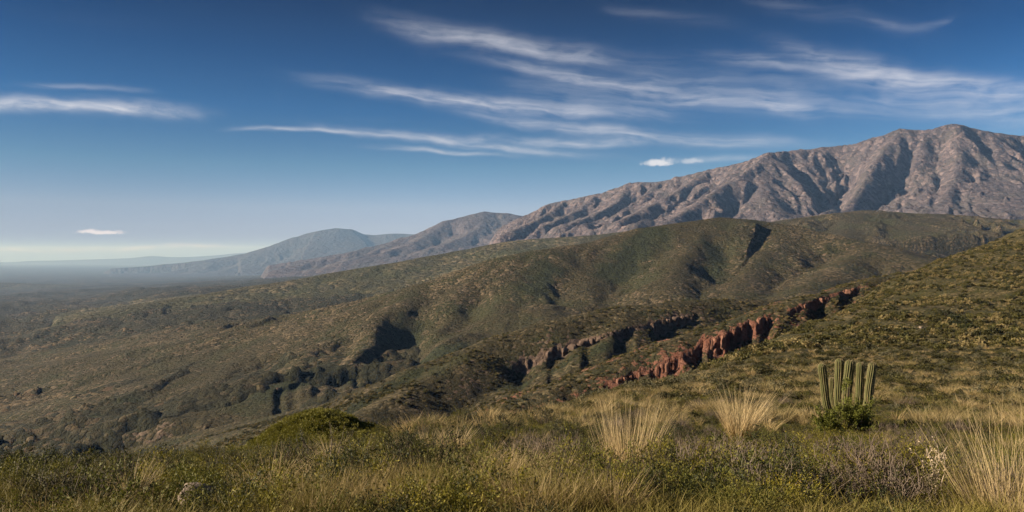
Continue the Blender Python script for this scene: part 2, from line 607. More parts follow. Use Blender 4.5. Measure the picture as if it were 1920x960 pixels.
# ------------------------------------------------------------------ the mountains
PUR = ((0.074, 0.063, 0.072), (0.104, 0.086, 0.092), (0.086, 0.077, 0.074))
PURT = ((0.128, 0.103, 0.110), (0.172, 0.139, 0.144))
PROCK = ((0.188, 0.145, 0.145), (0.265, 0.205, 0.20), (0.11, 0.091, 0.098))


def mountain(name, px0, px1, nu, d0, d1, nv, lines, base, sink, k, gsize, gamp, mat, crest_keep, octv=5, seed=3, rough=0.0, dist_list=None, edge=0.08, cliffs=(), lush=(), carves=(), calm=1.0):
    X, Y = fan(px0, px1, nu, dist_list if dist_list is not None else np.linspace(d0, d1, nv))
    L = [(poly(p), s, r) for (p, s, r) in lines]

    def f(x, y):
        return ridges(x, y, L, base(x, y), sink, k)[0]
    z, gx, gy = grad(f, X, Y, gsize * 0.08)
    _, dm = ridges(X, Y, L, base(X, Y), sink, k)
    er = gullies(X + fbm(X / gsize / 2, Y / gsize / 2, 3, seed) * gsize * 0.5, Y + fbm(X / gsize / 2, Y / gsize / 2, 3, seed + 5) * gsize * 0.5, gx, gy, gsize, octv, seed)
    sl = np.clip(np.hypot(gx, gy) / 0.45, 0.05, 1.2)
    kp = np.clip(dm / crest_keep, 0.12, 1.0)
    z = z + er * gamp * sl * kp * (calm + (1 - calm) * sstep(960 + F * X / Y, 120, 620))
    if rough:
        z = z + fbm(X / (gsize * 0.4), Y / (gsize * 0.4), 5, seed + 40, 0.6) * rough * np.clip(sl, 0.3, 1)
    for (line, dep, wid) in carves:
        wx_, wy_ = fbm(X / wid / 2, Y / wid / 2, 3, 17) * wid * 0.7, fbm(X / wid / 2, Y / wid / 2, 3, 18) * wid * 0.7
        LP = poly(line)
        dd, _, tt = near_line(X + wx_, Y + wy_, LP)
        tot = np.sum(np.linalg.norm(np.diff(LP[:, :2], axis=0), axis=1))
        z = z - dep * np.exp(-(dd / wid) ** 2) * sstep(tt / tot, -0.1, 0.35)
    pxs, ds = np.linspace(px0, px1, X.shape[0]), Y[0]
    tops, bare = [], np.zeros(X.shape)
    for (line, hgt, seed_) in cliffs:
        g = Grid(pxs, ds, z)
        lp = np.linspace(line[0][0], line[-1][0], 60)
        ly = np.interp(lp, [q[0] for q in line], [q[1] for q in line])
        ld = np.array([g.march(a, b, ds[0], ds[-1]) for a, b in zip(lp, ly)])
        ker = np.ones(5) / 5
        ld = np.convolve(np.pad(ld, 2, mode='edge'), ker, 'valid')
        dl = np.interp(pxs, lp, ld)[:, None]
        end = sstep((pxs - lp[0]) / (lp[-1] - lp[0]), 0.0, 0.12) * (1 - sstep((pxs - lp[0]) / (lp[-1] - lp[0]), 0.88, 1.0))
        hh = (hgt * end * np.clip(0.55 + 1.1 * perlin(pxs / 31.0, pxs * 0 + seed_ * 1.37, seed_), 0.1, 1.2))[:, None]
        sd = dl - Y + fbm(pxs / 9.0, pxs * 0 + 3.3, 3, seed_ + 7)[:, None] * hgt * 1.3
        z = z - hh * sstep(sd, 0.0, hgt * 0.55)
        bare = np.maximum(bare, (sstep(sd, -hgt * 0.8, 0) * (1 - sstep(sd, hgt * 0.6, hgt * 1.6))) * end[:, None])
        tops.append((lp, ld, np.array([g(a, b) for a, b in zip(lp, ld)]), hgt, seed_))
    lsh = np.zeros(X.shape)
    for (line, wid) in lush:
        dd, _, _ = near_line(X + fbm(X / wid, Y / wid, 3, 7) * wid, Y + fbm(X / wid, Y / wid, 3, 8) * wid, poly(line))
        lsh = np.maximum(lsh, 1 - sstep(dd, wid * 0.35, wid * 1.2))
    u_ = np.linspace(0, 1, X.shape[0])[:, None]
    v_ = np.linspace(0, 1, X.shape[1])[None, :]
    rim = np.minimum(np.minimum(u_, 1 - u_) / 0.04, np.minimum(v_, 1 - v_) / edge)
    low = base(X, Y) - sink * 2.5            # the rim of the sheet dives under the ground around it
    z = z + (np.minimum(low, z) - z) * (1 - sstep(rim, 0.0, 1.0))
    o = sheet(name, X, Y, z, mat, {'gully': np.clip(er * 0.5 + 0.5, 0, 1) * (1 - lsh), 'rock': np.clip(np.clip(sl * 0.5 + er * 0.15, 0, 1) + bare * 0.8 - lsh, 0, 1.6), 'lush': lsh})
    return o, Grid(pxs, ds, z), tops


M_MTN = scrub_mat('mountain_slope', 40.0, 650.0, PUR, PURT, PROCK, 0.5, 0.34, 0.8)
M_MID = scrub_mat('hazy_mountain_slope', 110.0, 1800.0, ((0.055, 0.047, 0.054), (0.078, 0.065, 0.070), (0.062, 0.058, 0.058)), ((0.095, 0.077, 0.080), (0.13, 0.105, 0.106)), PROCK, 0.45, 0.04, 0.55)
M_FAR = scrub_mat('far_mountain_slope', 150.0, 2500.0, ((0.034, 0.034, 0.038), (0.050, 0.047, 0.050), (0.040, 0.042, 0.042)), ((0.056, 0.050, 0.052), (0.076, 0.066, 0.066)), PROCK, 0.4, -0.1, 0.5)
SP = 0.92
mountain('main_mountain_range', 880, 2450, 640, 4900, 10950, 260, [
    ([(2500, 330, 7560), (2250, 300, 7776), (2080, 268, 7920), (1990, 262, 7920), (1920, 255, 7920), (1850, 247, 7920), (1790, 233, 7920), (1740, 243, 7992), (1690, 243, 8064),
      (1640, 258, 8136), (1590, 271, 8280), (1540, 276, 8352), (1490, 283, 8280), (1440, 287, 8136), (1400, 303, 8424), (1330, 318, 8712), (1280, 330, 8928),
      (1240, 340, 9144), (1180, 344, 9360), (1120, 364, 9504), (1060, 376, 9720), (1030, 383, 9792), (980, 406, 9936), (930, 430, 9936), (860, 458, 9720)], 1.0, 36),
    ([(1440, 287, 8136), (1405, 318, 7560), (1350, 352, 7128), (1290, 393, 6624), (1250, 415, 6264)], SP, 36),
    ([(1440, 287, 8136), (1475, 325, 7560), (1510, 352, 7164), (1545, 385, 6696), (1560, 398, 6408)], SP, 28),
    ([(1490, 283, 8280), (1515, 318, 7848), (1540, 345, 7416), (1565, 375, 7056)], SP, 28),
    ([(1440, 300, 7920), (1430, 350, 7200), (1440, 400, 6480)], 0.5, 90),
    ([(1590, 271, 8280), (1620, 300, 7848), (1600, 335, 7344), (1585, 372, 6840)], SP, 28),
    ([(1690, 243, 8064), (1650, 290, 7560), (1625, 330, 7128), (1580, 378, 6624), (1530, 405, 6192)], SP, 36),
    ([(1740, 243, 7992), (1715, 300, 7488), (1680, 345, 6984), (1620, 385, 6480), (1560, 408, 6048)], SP, 36),
    ([(1790, 233, 7920), (1800, 290, 7344), (1790, 340, 6840), (1760, 385, 6336)], SP, 42),
    ([(1850, 247, 7920), (1880, 310, 7200), (1870, 360, 6696), (1845, 402, 6120)], SP, 42),
    ([(1990, 262, 7920), (1980, 330, 7056), (1930, 378, 6480), (1880, 408, 5904)], SP, 42),
    ([(2120, 275, 7920), (2100, 340, 6912), (2040, 400, 6120)], SP, 42),
    ([(1400, 303, 8424), (1350, 340, 7920), (1290, 372, 7416), (1220, 405, 6912), (1185, 422, 6624)], SP, 36),
    ([(1330, 318, 8712), (1270, 358, 8136), (1215, 388, 7632), (1160, 415, 7128)], SP, 36),
    ([(1240, 340, 9144), (1190, 372, 8568), (1140, 398, 8064), (1090, 422, 7488)], SP, 36),
    ([(1180, 344, 9360), (1160, 375, 8856), (1110, 403, 8280), (1050, 427, 7776)], SP, 36),
    ([(1060, 376, 9720), (1020, 405, 9144), (960, 432, 8496), (910, 448, 8064)], SP, 36),
    ([(1120, 364, 9504), (1080, 395, 9000), (1020, 423, 8352)], SP, 36),
], plain_h, 45.0, 18.0, 430.0, 112.0, M_MTN, 190.0, 5, 3, 24.0,
   carves=[([(1592, 285, 8150), (1585, 335, 7500), (1562, 392, 6700)], 120.0, 120.0), ([(1712, 290, 7700), (1690, 340, 7150), (1635, 380, 6600), (1560, 402, 6200)], 130.0, 120.0),
           ([(1490, 300, 8000), (1520, 335, 7500), (1555, 385, 6800)], 90.0, 100.0), ([(1360, 325, 8300), (1300, 368, 7700), (1225, 412, 7000)], 90.0, 110.0), ([(1210, 350, 9100), (1165, 385, 8500), (1110, 418, 7800)], 80.0, 100.0)])

mountain('rounded_mountain', 480, 1120, 300, 13000, 21000, 130, [
    ([(1150, 425, 16800), (1060, 412, 17000), (990, 406, 17000), (950, 401, 17000), (910, 398, 17000), (880, 403, 16900), (840, 415, 16800), (800, 432, 16500), (760, 447, 16200), (700, 462, 15800), (640, 478, 15400), (580, 492, 15000), (520, 506, 14600)], 0.5, 90),
    ([(910, 398, 17000), (900, 425, 16000), (860, 448, 15000), (800, 468, 14200)], 0.5, 80),
    ([(950, 401, 17000), (960, 428, 16000), (920, 450, 15000)], 0.5, 80),
    ([(840, 415, 16800), (790, 446, 15800), (730, 470, 14800), (670, 488, 14000)], 0.5, 80),
    ([(760, 447, 16200), (700, 472, 15200), (640, 492, 14300)], 0.5, 80),
], plain_h, 30.0, 60.0, 800.0, 120.0, M_MID, 350.0, 4, 13, 30.0)

mountain('blue_mountain', 180, 980, 300, 25500, 38500, 90, [
    ([(1000, 448, 33750), (880, 443, 33125), (800, 440, 32500), (740, 438, 32500), (690, 441, 32500), (660, 431, 32500), (630, 429, 31875), (590, 434, 31875), (550, 446, 31625), (500, 463, 31250), (450, 478, 31250), (400, 491, 30625), (340, 505, 30000), (280, 520, 29375), (230, 532, 28750)], 0.4, 160),
    ([(630, 429, 31875), (600, 462, 30000), (540, 492, 28500)], 0.4, 150),
    ([(690, 441, 32500), (680, 470, 30625), (640, 490, 29375)], 0.4, 150),
    ([(550, 446, 31625), (480, 485, 29750), (420, 508, 28125)], 0.4, 150),
], plain_h, 40.0, 80.0, 1500.0, 150.0, M_FAR, 600.0, 4, 23, 30.0)

mountain('distant_range', -700, 720, 300, 62000, 92000, 70, [
    ([(700, 468, 76800), (560, 472, 75200), (480, 473, 73600), (440, 475, 73600), (400, 479, 73600), (330, 482, 73600), (280, 480, 73600), (240, 484, 73600), (150, 487, 75200), (60, 489, 75200), (0, 492, 75200), (-200, 490, 76800), (-700, 494, 80000)], 0.3, 300),
], plain_h, 500.0, 100.0, 3000.0, 120.0, M_FAR, 900.0, 4, 33, 40.0)

mountain('low_dark_ridge', 60, 1330, 420, 3300, 5900, 90, [
    ([(1330, 428, 4896), (1250, 430, 4896), (1190, 432, 4896), (1120, 440, 4824), (1050, 445, 4824), (960, 452, 4752), (870, 468, 4680), (760, 489, 4536), (700, 499, 4464), (600, 517, 4320), (520, 530, 4176), (440, 542, 4032), (360, 556, 3900), (250, 575, 3700), (120, 600, 3500)], 0.16, 60),
], plain_h, 40.0, 10.0, 260.0, 26.0, scrub_mat('low_ridge_scrub', 22.0, 600.0, GREENS, TANS, ROCK, 0.4, 0.15, 0.8), 100.0, 4, 43, 8.0)

mountain('valley_edge_hills', -700, 420, 300, 12000, 17500, 60, [
    ([(-700, 528, 15000), (-200, 529, 15000), (0, 530, 15000), (60, 532, 15000), (120, 534, 14800), (200, 537, 14500), (260, 540, 14200), (330, 546, 14000)], 0.1, 100),
], plain_h, 60.0, 20.0, 700.0, 30.0, scrub_mat('valley_edge_scrub', 40.0, 1500.0, GREENS, TANS, ROCK, 0.25, 0.1, 0.7), 300.0, 4, 53, 10.0)

# ------------------------------------------------------------------ the scrub hills
BROWN = ((0.032, 0.030, 0.015), (0.064, 0.053, 0.027), (0.042, 0.046, 0.020))
M_HILL = scrub_mat('hill_scrub', 6.0, 260.0, BROWN, ((0.135, 0.100, 0.062), (0.175, 0.135, 0.086)), ROCK, 0.40, 0.28, 1.0)
back_o, BACK, _t = mountain('back_hill', 1240, 2500, 420, 2700, 4200, 130, [
    ([(1380, 424, 3300), (1480, 412, 3400), (1560, 401, 3450), (1620, 397, 3500), (1690, 399, 3500), (1760, 404, 3500), (1840, 408, 3450), (1920, 412, 3400), (2100, 405, 3300), (2500, 400, 3300)], 0.24, 60),
    ([(1620, 397, 3500), (1600, 425, 3150), (1570, 448, 2850)], 0.24, 40),
    ([(1760, 404, 3500), (1740, 430, 3150), (1700, 455, 2850)], 0.24, 40),
], plain_h, 60.0, 20.0, 170.0, 52.0, M_HILL, 110.0, 5, 63, 8.0)


def low_base(x, y):
    return plain_h(x, y)


hill_o, HILL, hill_cliffs = mountain('big_scrub_hill', -150, 2100, 700, 950, 2900, 300, [
    ([(2000, 560, 1350), (1860, 520, 1500), (1720, 484, 1700), (1640, 459, 1850), (1560, 440, 1950), (1480, 424, 2050), (1420, 413, 2100), (1350, 410, 2100), (1280, 417, 2080), (1200, 430, 2050), (1120, 451, 2000),
      (1060, 463, 1950), (1000, 470, 1900), (930, 487, 1850), (860, 509, 1820), (790, 535, 1780), (700, 566, 1740), (600, 606, 1700), (500, 650, 1620), (400, 702, 1500), (300, 752, 1400), (200, 800, 1280), (60, 850, 1150)], 0.42, 50),
    ([(1350, 410, 2100), (1310, 450, 1900), (1275, 495, 1700), (1250, 545, 1500)], 0.42, 30),
    ([(1480, 424, 2050), (1440, 465, 1850), (1400, 505, 1680), (1380, 550, 1480)], 0.42, 30),
    ([(1640, 459, 1850), (1570, 500, 1650), (1500, 545, 1450)], 0.42, 30),
    ([(1200, 430, 2050), (1160, 470, 1900), (1110, 520, 1720), (1060, 570, 1500)], 0.42, 30),
    ([(1060, 463, 1950), (1010, 500, 1820), (960, 545, 1660), (900, 610, 1420)], 0.42, 30),
    ([(930, 487, 1850), (880, 530, 1720), (835, 580, 1580), (800, 640, 1350)], 0.42, 30),
    ([(790, 535, 1780), (745, 580, 1600), (700, 630, 1420), (655, 680, 1260)], 0.42, 30),
    ([(600, 606, 1700), (560, 650, 1500), (520, 700, 1320), (470, 750, 1180)], 0.42, 30),
    ([(500, 650, 1620), (430, 705, 1400), (370, 760, 1220), (300, 810, 1100)], 0.42, 30),
    ([(400, 702, 1500), (330, 745, 1350), (270, 790, 1220), (230, 825, 1120)], 0.42, 30),
], low_base, 40.0, 10.0, 130.0, 23.0, M_HILL, 140.0, 5, 73, 4.0, np.concatenate([np.linspace(950, 2150, 250), np.linspace(2160, 2900, 50)]),
   calm=0.3, cliffs=[([(505, 735), (560, 716), (600, 704), (640, 692), (690, 680), (735, 668)], 12.0, 5)],
   carves=[([(782, 580, 1620), (758, 635, 1440), (722, 695, 1260)], 48.0, 62.0), ([(1045, 515, 1780), (1062, 560, 1600), (1080, 600, 1450)], 15.0, 40.0), ([(650, 640, 1560), (630, 680, 1400), (600, 720, 1260)], 28.0, 35.0),
           ([(520, 680, 1500), (470, 735, 1330), (400, 790, 1180)], 30.0, 38.0), ([(1335, 455, 1960), (1348, 490, 1830), (1335, 530, 1650)], 13.0, 42.0), ([(880, 560, 1650), (890, 600, 1500), (900, 640, 1380)], 16.0, 36.0),
           ([(330, 760, 1350), (250, 810, 1180), (160, 850, 1060)], 30.0, 38.0), ([(1180, 480, 1900), (1150, 530, 1720), (1130, 575, 1550)], 10.0, 60.0)],
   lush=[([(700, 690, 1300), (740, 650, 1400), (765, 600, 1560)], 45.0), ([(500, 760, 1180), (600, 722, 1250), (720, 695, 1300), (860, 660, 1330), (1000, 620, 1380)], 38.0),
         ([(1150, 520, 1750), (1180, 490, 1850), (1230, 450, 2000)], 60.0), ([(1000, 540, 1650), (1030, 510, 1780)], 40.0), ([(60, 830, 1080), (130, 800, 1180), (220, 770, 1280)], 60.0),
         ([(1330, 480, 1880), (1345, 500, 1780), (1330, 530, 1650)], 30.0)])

def canyon(x, y):
    return PLAIN(x, np.maximum(y, 500.0)) - 85.0


M_SPUR = scrub_mat('spur_scrub', 3.6, 90.0, BROWN, ((0.115, 0.088, 0.05), (0.165, 0.135, 0.08)), ((0.15, 0.10, 0.075), (0.24, 0.17, 0.125), (0.07, 0.05, 0.042)), 0.46, 0.22, 1.0)
SPUR_CREST = [(1700, 590, 860), (1580, 575, 860), (1460, 565, 860), (1380, 561, 850), (1280, 565, 830), (1180, 575, 800), (1100, 587, 775), (1020, 605, 750), (950, 627, 730), (880, 655, 710), (800, 683, 690),
              (720, 716, 672), (640, 752, 655), (560, 786, 640), (480, 814, 625), (400, 842, 610), (300, 875, 590), (150, 930, 560), (0, 1000, 530)]
spur_o, SPUR, spur_cliffs = mountain('middle_spur', -150, 1760, 600, 330, 1060, 240, [
    (SPUR_CREST, 0.68, 20),
    ([(930, 635, 725), (870, 672, 680), (800, 712, 635), (720, 756, 585), (640, 800, 540)], 0.50, 12),
    ([(1180, 575, 800), (1130, 640, 700), (1060, 700, 620)], 0.48, 14),
    ([(780, 692, 686), (700, 742, 630), (620, 790, 580), (540, 830, 540)], 0.50, 12),
], canyon, 30.0, 5.0, 85.0, 5.0, M_SPUR, 60.0, 5, 83, 1.6,
   cliffs=[([(940, 696), (985, 676), (1040, 655), (1090, 640), (1150, 622), (1210, 608), (1270, 594), (1320, 586)], 8.0, 15)],
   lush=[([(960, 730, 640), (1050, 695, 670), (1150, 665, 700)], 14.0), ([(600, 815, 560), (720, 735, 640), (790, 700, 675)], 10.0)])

M_REDHILL = scrub_mat('red_hill_scrub', 2.4, 60.0, BROWN, ((0.125, 0.095, 0.05), (0.175, 0.145, 0.08)), ((0.20, 0.085, 0.055), (0.27, 0.14, 0.10), (0.12, 0.05, 0.035)), 0.46, 0.42, 1.0)
RED_CREST = [(1760, 500, 600), (1640, 522, 560), (1560, 547, 520), (1500, 560, 500), (1450, 577, 485), (1380, 600, 472), (1250, 641, 455), (1100, 701, 430), (1000, 742, 405), (900, 787, 375), (800, 840, 340), (650, 930, 300)]
red_o, RED, red_cliffs = mountain('red_rock_ridge', 420, 1820, 480, 150, 700, 250, [
    (RED_CREST, 0.42, 8),
], lambda x, y: np.minimum(canyon(x, y), -0.14 * y - 22), 10.0, 3.0, 30.0, 4.5, M_REDHILL, 20.0, 5, 93, 1.5,
   cliffs=[([(1215, 688), (1260, 672), (1300, 655), (1340, 636), (1380, 618), (1420, 600), (1460, 588)], 7.5, 25), ([(1130, 722), (1160, 712), (1200, 698), (1230, 688)], 3.0, 26), ([(1470, 584), (1520, 566), (1570, 550), (1620, 535)], 4.0, 27)])

# ------------------------------------------------------------------ the slope the camera stands on
NEAR = Field({
    -500: [(3, 1340), (5, 1110), (8, 975), (12, 935), (18, 918), (25, 930), (40, 960), (80, 1100), (300, 1200), (900, 1250)],
    0: [(3, 1340), (5, 1110), (8, 975), (12, 932), (18, 906), (25, 912), (40, 930), (80, 1060), (300, 1200), (900, 1250)],
    250: [(3, 1340), (5, 1110), (8, 972), (12, 928), (18, 896), (25, 882), (33, 884), (45, 900), (80, 1000), (300, 1180), (900, 1250)],
    450: [(3, 1340), (5, 1110), (8, 970), (12, 925), (18, 888), (26, 862), (36, 854), (50, 860), (100, 990), (300, 1150), (900, 1250)],
    650: [(3, 1340), (5, 1110), (8, 968), (12, 922), (20, 878), (32, 846), (42, 836), (55, 832), (100, 930), (300, 1100), (900, 1200)],
    850: [(3, 1340), (5, 1110), (8, 962), (12, 916), (20, 868), (35, 817), (50, 793), (62, 796), (100, 860), (300, 1050), (900, 1200)],
    1100: [(3, 1340), (5, 1110), (8, 962), (12, 920), (20, 873), (35, 822), (60, 768), (85, 747), (110, 745), (160, 780), (300, 950), (900, 1150)],
    1300: [(3, 1340), (5, 1110), (8, 962), (12, 922), (20, 876), (35, 826), (60, 768), (90, 724), (130, 703), (180, 690), (230, 692), (300, 740), (500, 900), (900, 1000)],
    1450: [(3, 1340), (5, 1110), (8, 962), (12, 922), (20, 878), (35, 828), (60, 766), (90, 722), (130, 694), (190, 658), (260, 632), (320, 622), (370, 632), (500, 740), (900, 900)],
    1600: [(3, 1340), (5, 1110), (8, 962), (12, 922), (20, 880), (30, 842), (50, 788), (75, 745), (100, 716), (140, 690), (200, 652), (300, 602), (400, 566), (480, 548), (540, 544), (600, 556), (700, 640), (900, 740)],
    1750: [(3, 1340), (5, 1110), (8, 962), (12, 922), (20, 880), (30, 842), (50, 790), (75, 748), (100, 718), (140, 690), (200, 650), (300, 594), (400, 546), (520, 502), (600, 484), (660, 484), (760, 540), (900, 620)],
    1920: [(3, 1340), (5, 1110), (8, 962), (12, 922), (20, 880), (30, 842), (50, 792), (75, 750), (100, 720), (140, 690), (200, 646), (300, 585), (400, 531), (520, 475), (650, 428), (730, 414), (800, 420), (900, 460)],
    2500: [(3, 1340), (5, 1110), (8, 962), (12, 922), (20, 880), (30, 842), (50, 792), (75, 750), (100, 720), (140, 688), (200, 640), (300, 570), (400, 500), (520, 410), (650, 320), (730, 280), (800, 270), (900, 290)],
}, -500, 2500, 3, 900, (300, 300), (6, 4))


def near_h(X, Y):
    z = NEAR(X, Y)
    # the mossy knoll on the lip of the slope
    kx, ky, _ = W(588, 800, 52)
    z = z + 2.6 * np.exp(-(((X - kx) / 3.4) ** 2 + ((Y - ky) / 4.5) ** 2))
    a = np.clip(Y / 60.0, 0.0, 1.0)
    z = z + fbm(X / 7, Y / 7, 4, 101) * (0.20 + 0.25 * a)
    z = z + fbm(X / 1.7, Y / 2.1, 3, 105) * 0.30 * np.clip(Y / 9.0 - 0.3, 0, 1) * np.clip(2.0 - Y / 60, 0, 1)
    b = np.clip((Y - 60) / 200, 0, 1)
    z = z + fbm(X / 45, Y / 60, 4, 111) * 2.6 * b
    z = z + (ridged(X / 40 + Y / 160, Y / 130 - X / 90, 4, 121) - 0.5) * 3.0 * b
    return z


M_NEAR = scrub_mat('near_slope_soil', 1.0, 26.0, ((0.034, 0.033, 0.013), (0.064, 0.056, 0.022), (0.046, 0.048, 0.017)), ((0.125, 0.095, 0.048), (0.19, 0.15, 0.08)),
                   ((0.15, 0.10, 0.07), (0.22, 0.15, 0.11), (0.08, 0.055, 0.04)), 0.58, 0.26, 1.0)
X, Y = fan(-480, 2480, 470, np.concatenate([logsp(3.0, 120, 170), logsp(122, 900, 190)]))
near_z = near_h(X, Y)
slope_o = sheet('grassy_slope', X, Y, near_z, M_NEAR, {'gully': np.full(X.shape, 0.5), 'rock': np.full(X.shape, 0.2)})



# ------------------------------------------------------------------ helpers for things
def mesh_np(name, verts, faces, mat, attrs=None, smooth=False):
    """verts (n,3); faces: list of (k, m) index arrays with m = 3 or 4"""
    me = bpy.data.meshes.new(name)
    verts = np.asarray(verts, np.float32)
    me.vertices.add(len(verts))
    me.vertices.foreach_set('co', verts.ravel())
    idx = np.concatenate([f.ravel() for f in faces]).astype(np.int32)
    sizes = np.concatenate([np.full(len(f), f.shape[1], np.int32) for f in faces])
    st = np.concatenate([[0], np.cumsum(sizes)[:-1]]).astype(np.int32)
    me.loops.add(len(idx))
    me.loops.foreach_set('vertex_index', idx)
    me.polygons.add(len(sizes))
    me.polygons.foreach_set('loop_start', st)
    if smooth:
        me.polygons.foreach_set('use_smooth', np.ones(len(sizes), bool))
    me.update(calc_edges=True)
    for k, v in (attrs or {}).items():
        at = me.attributes.new(k, 'FLOAT', 'POINT')
        at.data.foreach_set('value', np.asarray(v, np.float32))
    me.materials.append(mat)
    return me


def link(name, data, parent=None, loc=None, rot=None, scale=None):
    o = bpy.data.objects.new(name, data)
    scene.collection.objects.link(o)
    if parent is not None:
        o.parent = parent
    if loc is not None:
        o.location = loc
    if rot is not None:
        o.rotation_euler = rot
    if scale is not None:
        o.scale = (scale, scale, scale) if np.isscalar(scale) else scale
    return o


def tag(o, label, cat, group=None, kind=None):
    o['label'] = label
    o['category'] = cat
    if group:
        o['group'] = group
    if kind:
        o['kind'] = kind
    return o


def perlin3(p, seed):
    return (perlin(p[:, 0] + p[:, 2] * 0.37, p[:, 1] - p[:, 2] * 0.61, seed) + perlin(p[:, 1] + 7.7, p[:, 2] + p[:, 0] * 0.4, seed + 5) + perlin(p[:, 2] - 3.1, p[:, 0] + p[:, 1] * 0.3, seed + 9)) / 2.0


def rock_mat(name, cols, scale):
    m, q, b = new_mat(name)
    pos = q.add('ShaderNodeTexCoord').outputs['Object']
    rnd = q.add('ShaderNodeObjectInfo').outputs['Random']
    st = q.noise(q.v('MULTIPLY', pos, (0.4, 0.4, 2.2)), scale, 5.0, 0.65, 0.4)
    c = q.mix(q.step(st, 0.35, 0.65), cols[0], cols[1])
    c = q.mix(q.step(q.noise(pos, scale * 3.0, 5.0, 0.7), 0.5, 0.75), c, cols[2])
    c = q.mix(q.m('MULTIPLY', rnd, 0.35), c, cols[2])
    q.put(b.inputs['Base Color'], c)
    bp = q.add('ShaderNodeBump')
    bp.inputs['Strength'].default_value = 0.8
    bp.inputs['Distance'].default_value = 0.25 / scale
    q.put(bp.inputs['Height'], q.noise(pos, scale * 4.0, 5.0, 0.7))
    q.l.new(bp.outputs[0], b.inputs['Normal'])
    return m


def rock_mesh(name, mat, seed, size, rough=0.35, n=7, column=False):
    """a weathered block: a subdivided box pushed towards a sphere and broken up by noise"""
    vs, fs, ids = [], [], {}
    g = np.linspace(-1, 1, n)
    for ax in range(3):
        for sg in (-1, 1):
            base = {}
            for i in range(n):
                for j in range(n):
                    v = [0, 0, 0]
                    v[ax] = sg
                    v[(ax + 1) % 3] = g[i]
                    v[(ax + 2) % 3] = g[j]
                    key = tuple(np.round(v, 4))
                    if key not in ids:
                        ids[key] = len(vs)
                        vs.append(v)
                    base[i, j] = ids[key]
            for i in range(n - 1):
                for j in range(n - 1):
                    f = [base[i, j], base[i + 1, j], base[i + 1, j + 1], base[i, j + 1]]
                    fs.append(f if sg > 0 else f[::-1])
    P = np.array(vs, float)
    sph = P / np.linalg.norm(P, axis=1)[:, None] * 1.25
    k = 0.45 if column else 0.8
    P = P * (1 - k) + sph * k
    nz = perlin3(P * 1.1 + seed * 3.7, seed) + 0.5 * perlin3(P * 2.7 + seed, seed + 3)
    P = P * (1 + rough * nz)[:, None]
    if column:
        # a buttress: tapering upwards with upright flutes
        tp = 1.0 - 0.28 * (P[:, 2] * 0.5 + 0.5)
        fl = 1 + 0.22 * perlin(P[:, 0] * 2.3 + seed, P[:, 1] * 2.3 + P[:, 2] * 0.25, seed + 11)
        P[:, 0] *= tp * fl
        P[:, 1] *= tp * fl
    P = P * np.array(size)
    return mesh_np(name, P, [np.array(fs)], mat)


M_RED = rock_mat('red_sandstone', ((0.155, 0.074, 0.050), (0.23, 0.125, 0.088), (0.095, 0.047, 0.034)), 0.35)
M_DARKROCK = rock_mat('dark_cliff_rock', ((0.085, 0.058, 0.046), (0.16, 0.11, 0.085), (0.05, 0.036, 0.03)), 0.2)
M_BOULDER = rock_mat('pale_boulder_rock', ((0.21, 0.165, 0.135), (0.29, 0.235, 0.195), (0.12, 0.095, 0.08)), 3.0)


def buttresses(parent, tops, mat, step_px, seed, wfac=0.42):
    rng = np.random.default_rng(seed)
    protos = [rock_mesh('rock_buttress', mat, seed + k * 7, (1, 1, 1), 0.30, 7, True) for k in range(5)]
    for (lp, ld, lz, hgt, _s) in tops:
        px = lp[0] + (lp[-1] - lp[0]) * 0.07
        while px < lp[-1] - (lp[-1] - lp[0]) * 0.05:
            u = (px - lp[0]) / (lp[-1] - lp[0])
            env = min(1.0, u / 0.15, (1 - u) / 0.12) * rng.uniform(0.35, 1.1)
            if rng.random() < 0.16:
                px += step_px * rng.uniform(1.0, 2.5)
                continue
            d = np.interp(px, lp, ld)
            zt = np.interp(px, lp, lz)
            wd = step_px * d / F * wfac * rng.choice([0.6, 0.9, 1.2, 1.9]) * rng.uniform(0.8, 1.2)
            h = hgt * (0.35 + 0.65 * env)
            o = link('rock_buttress', protos[rng.integers(5)], parent)
            dd = d + rng.uniform(-0.9, 0.5) * hgt
            o.location = ((px - 960) / F * dd, dd, zt - h * rng.uniform(0.45, 0.85))
            o.rotation_euler = (rng.uniform(-0.08, 0.08), rng.uniform(-0.10, 0.10), rng.uniform(0, 6.28))
            o.scale = (wd, wd * rng.uniform(0.8, 1.3), h * 0.60)
            px += step_px * rng.uniform(0.7, 1.5)


buttresses(red_o, red_cliffs, M_RED, 9.0, 31)
buttresses(spur_o, spur_cliffs, M_DARKROCK, 11.0, 41)
buttresses(hill_o, hill_cliffs, M_DARKROCK, 11.0, 51)

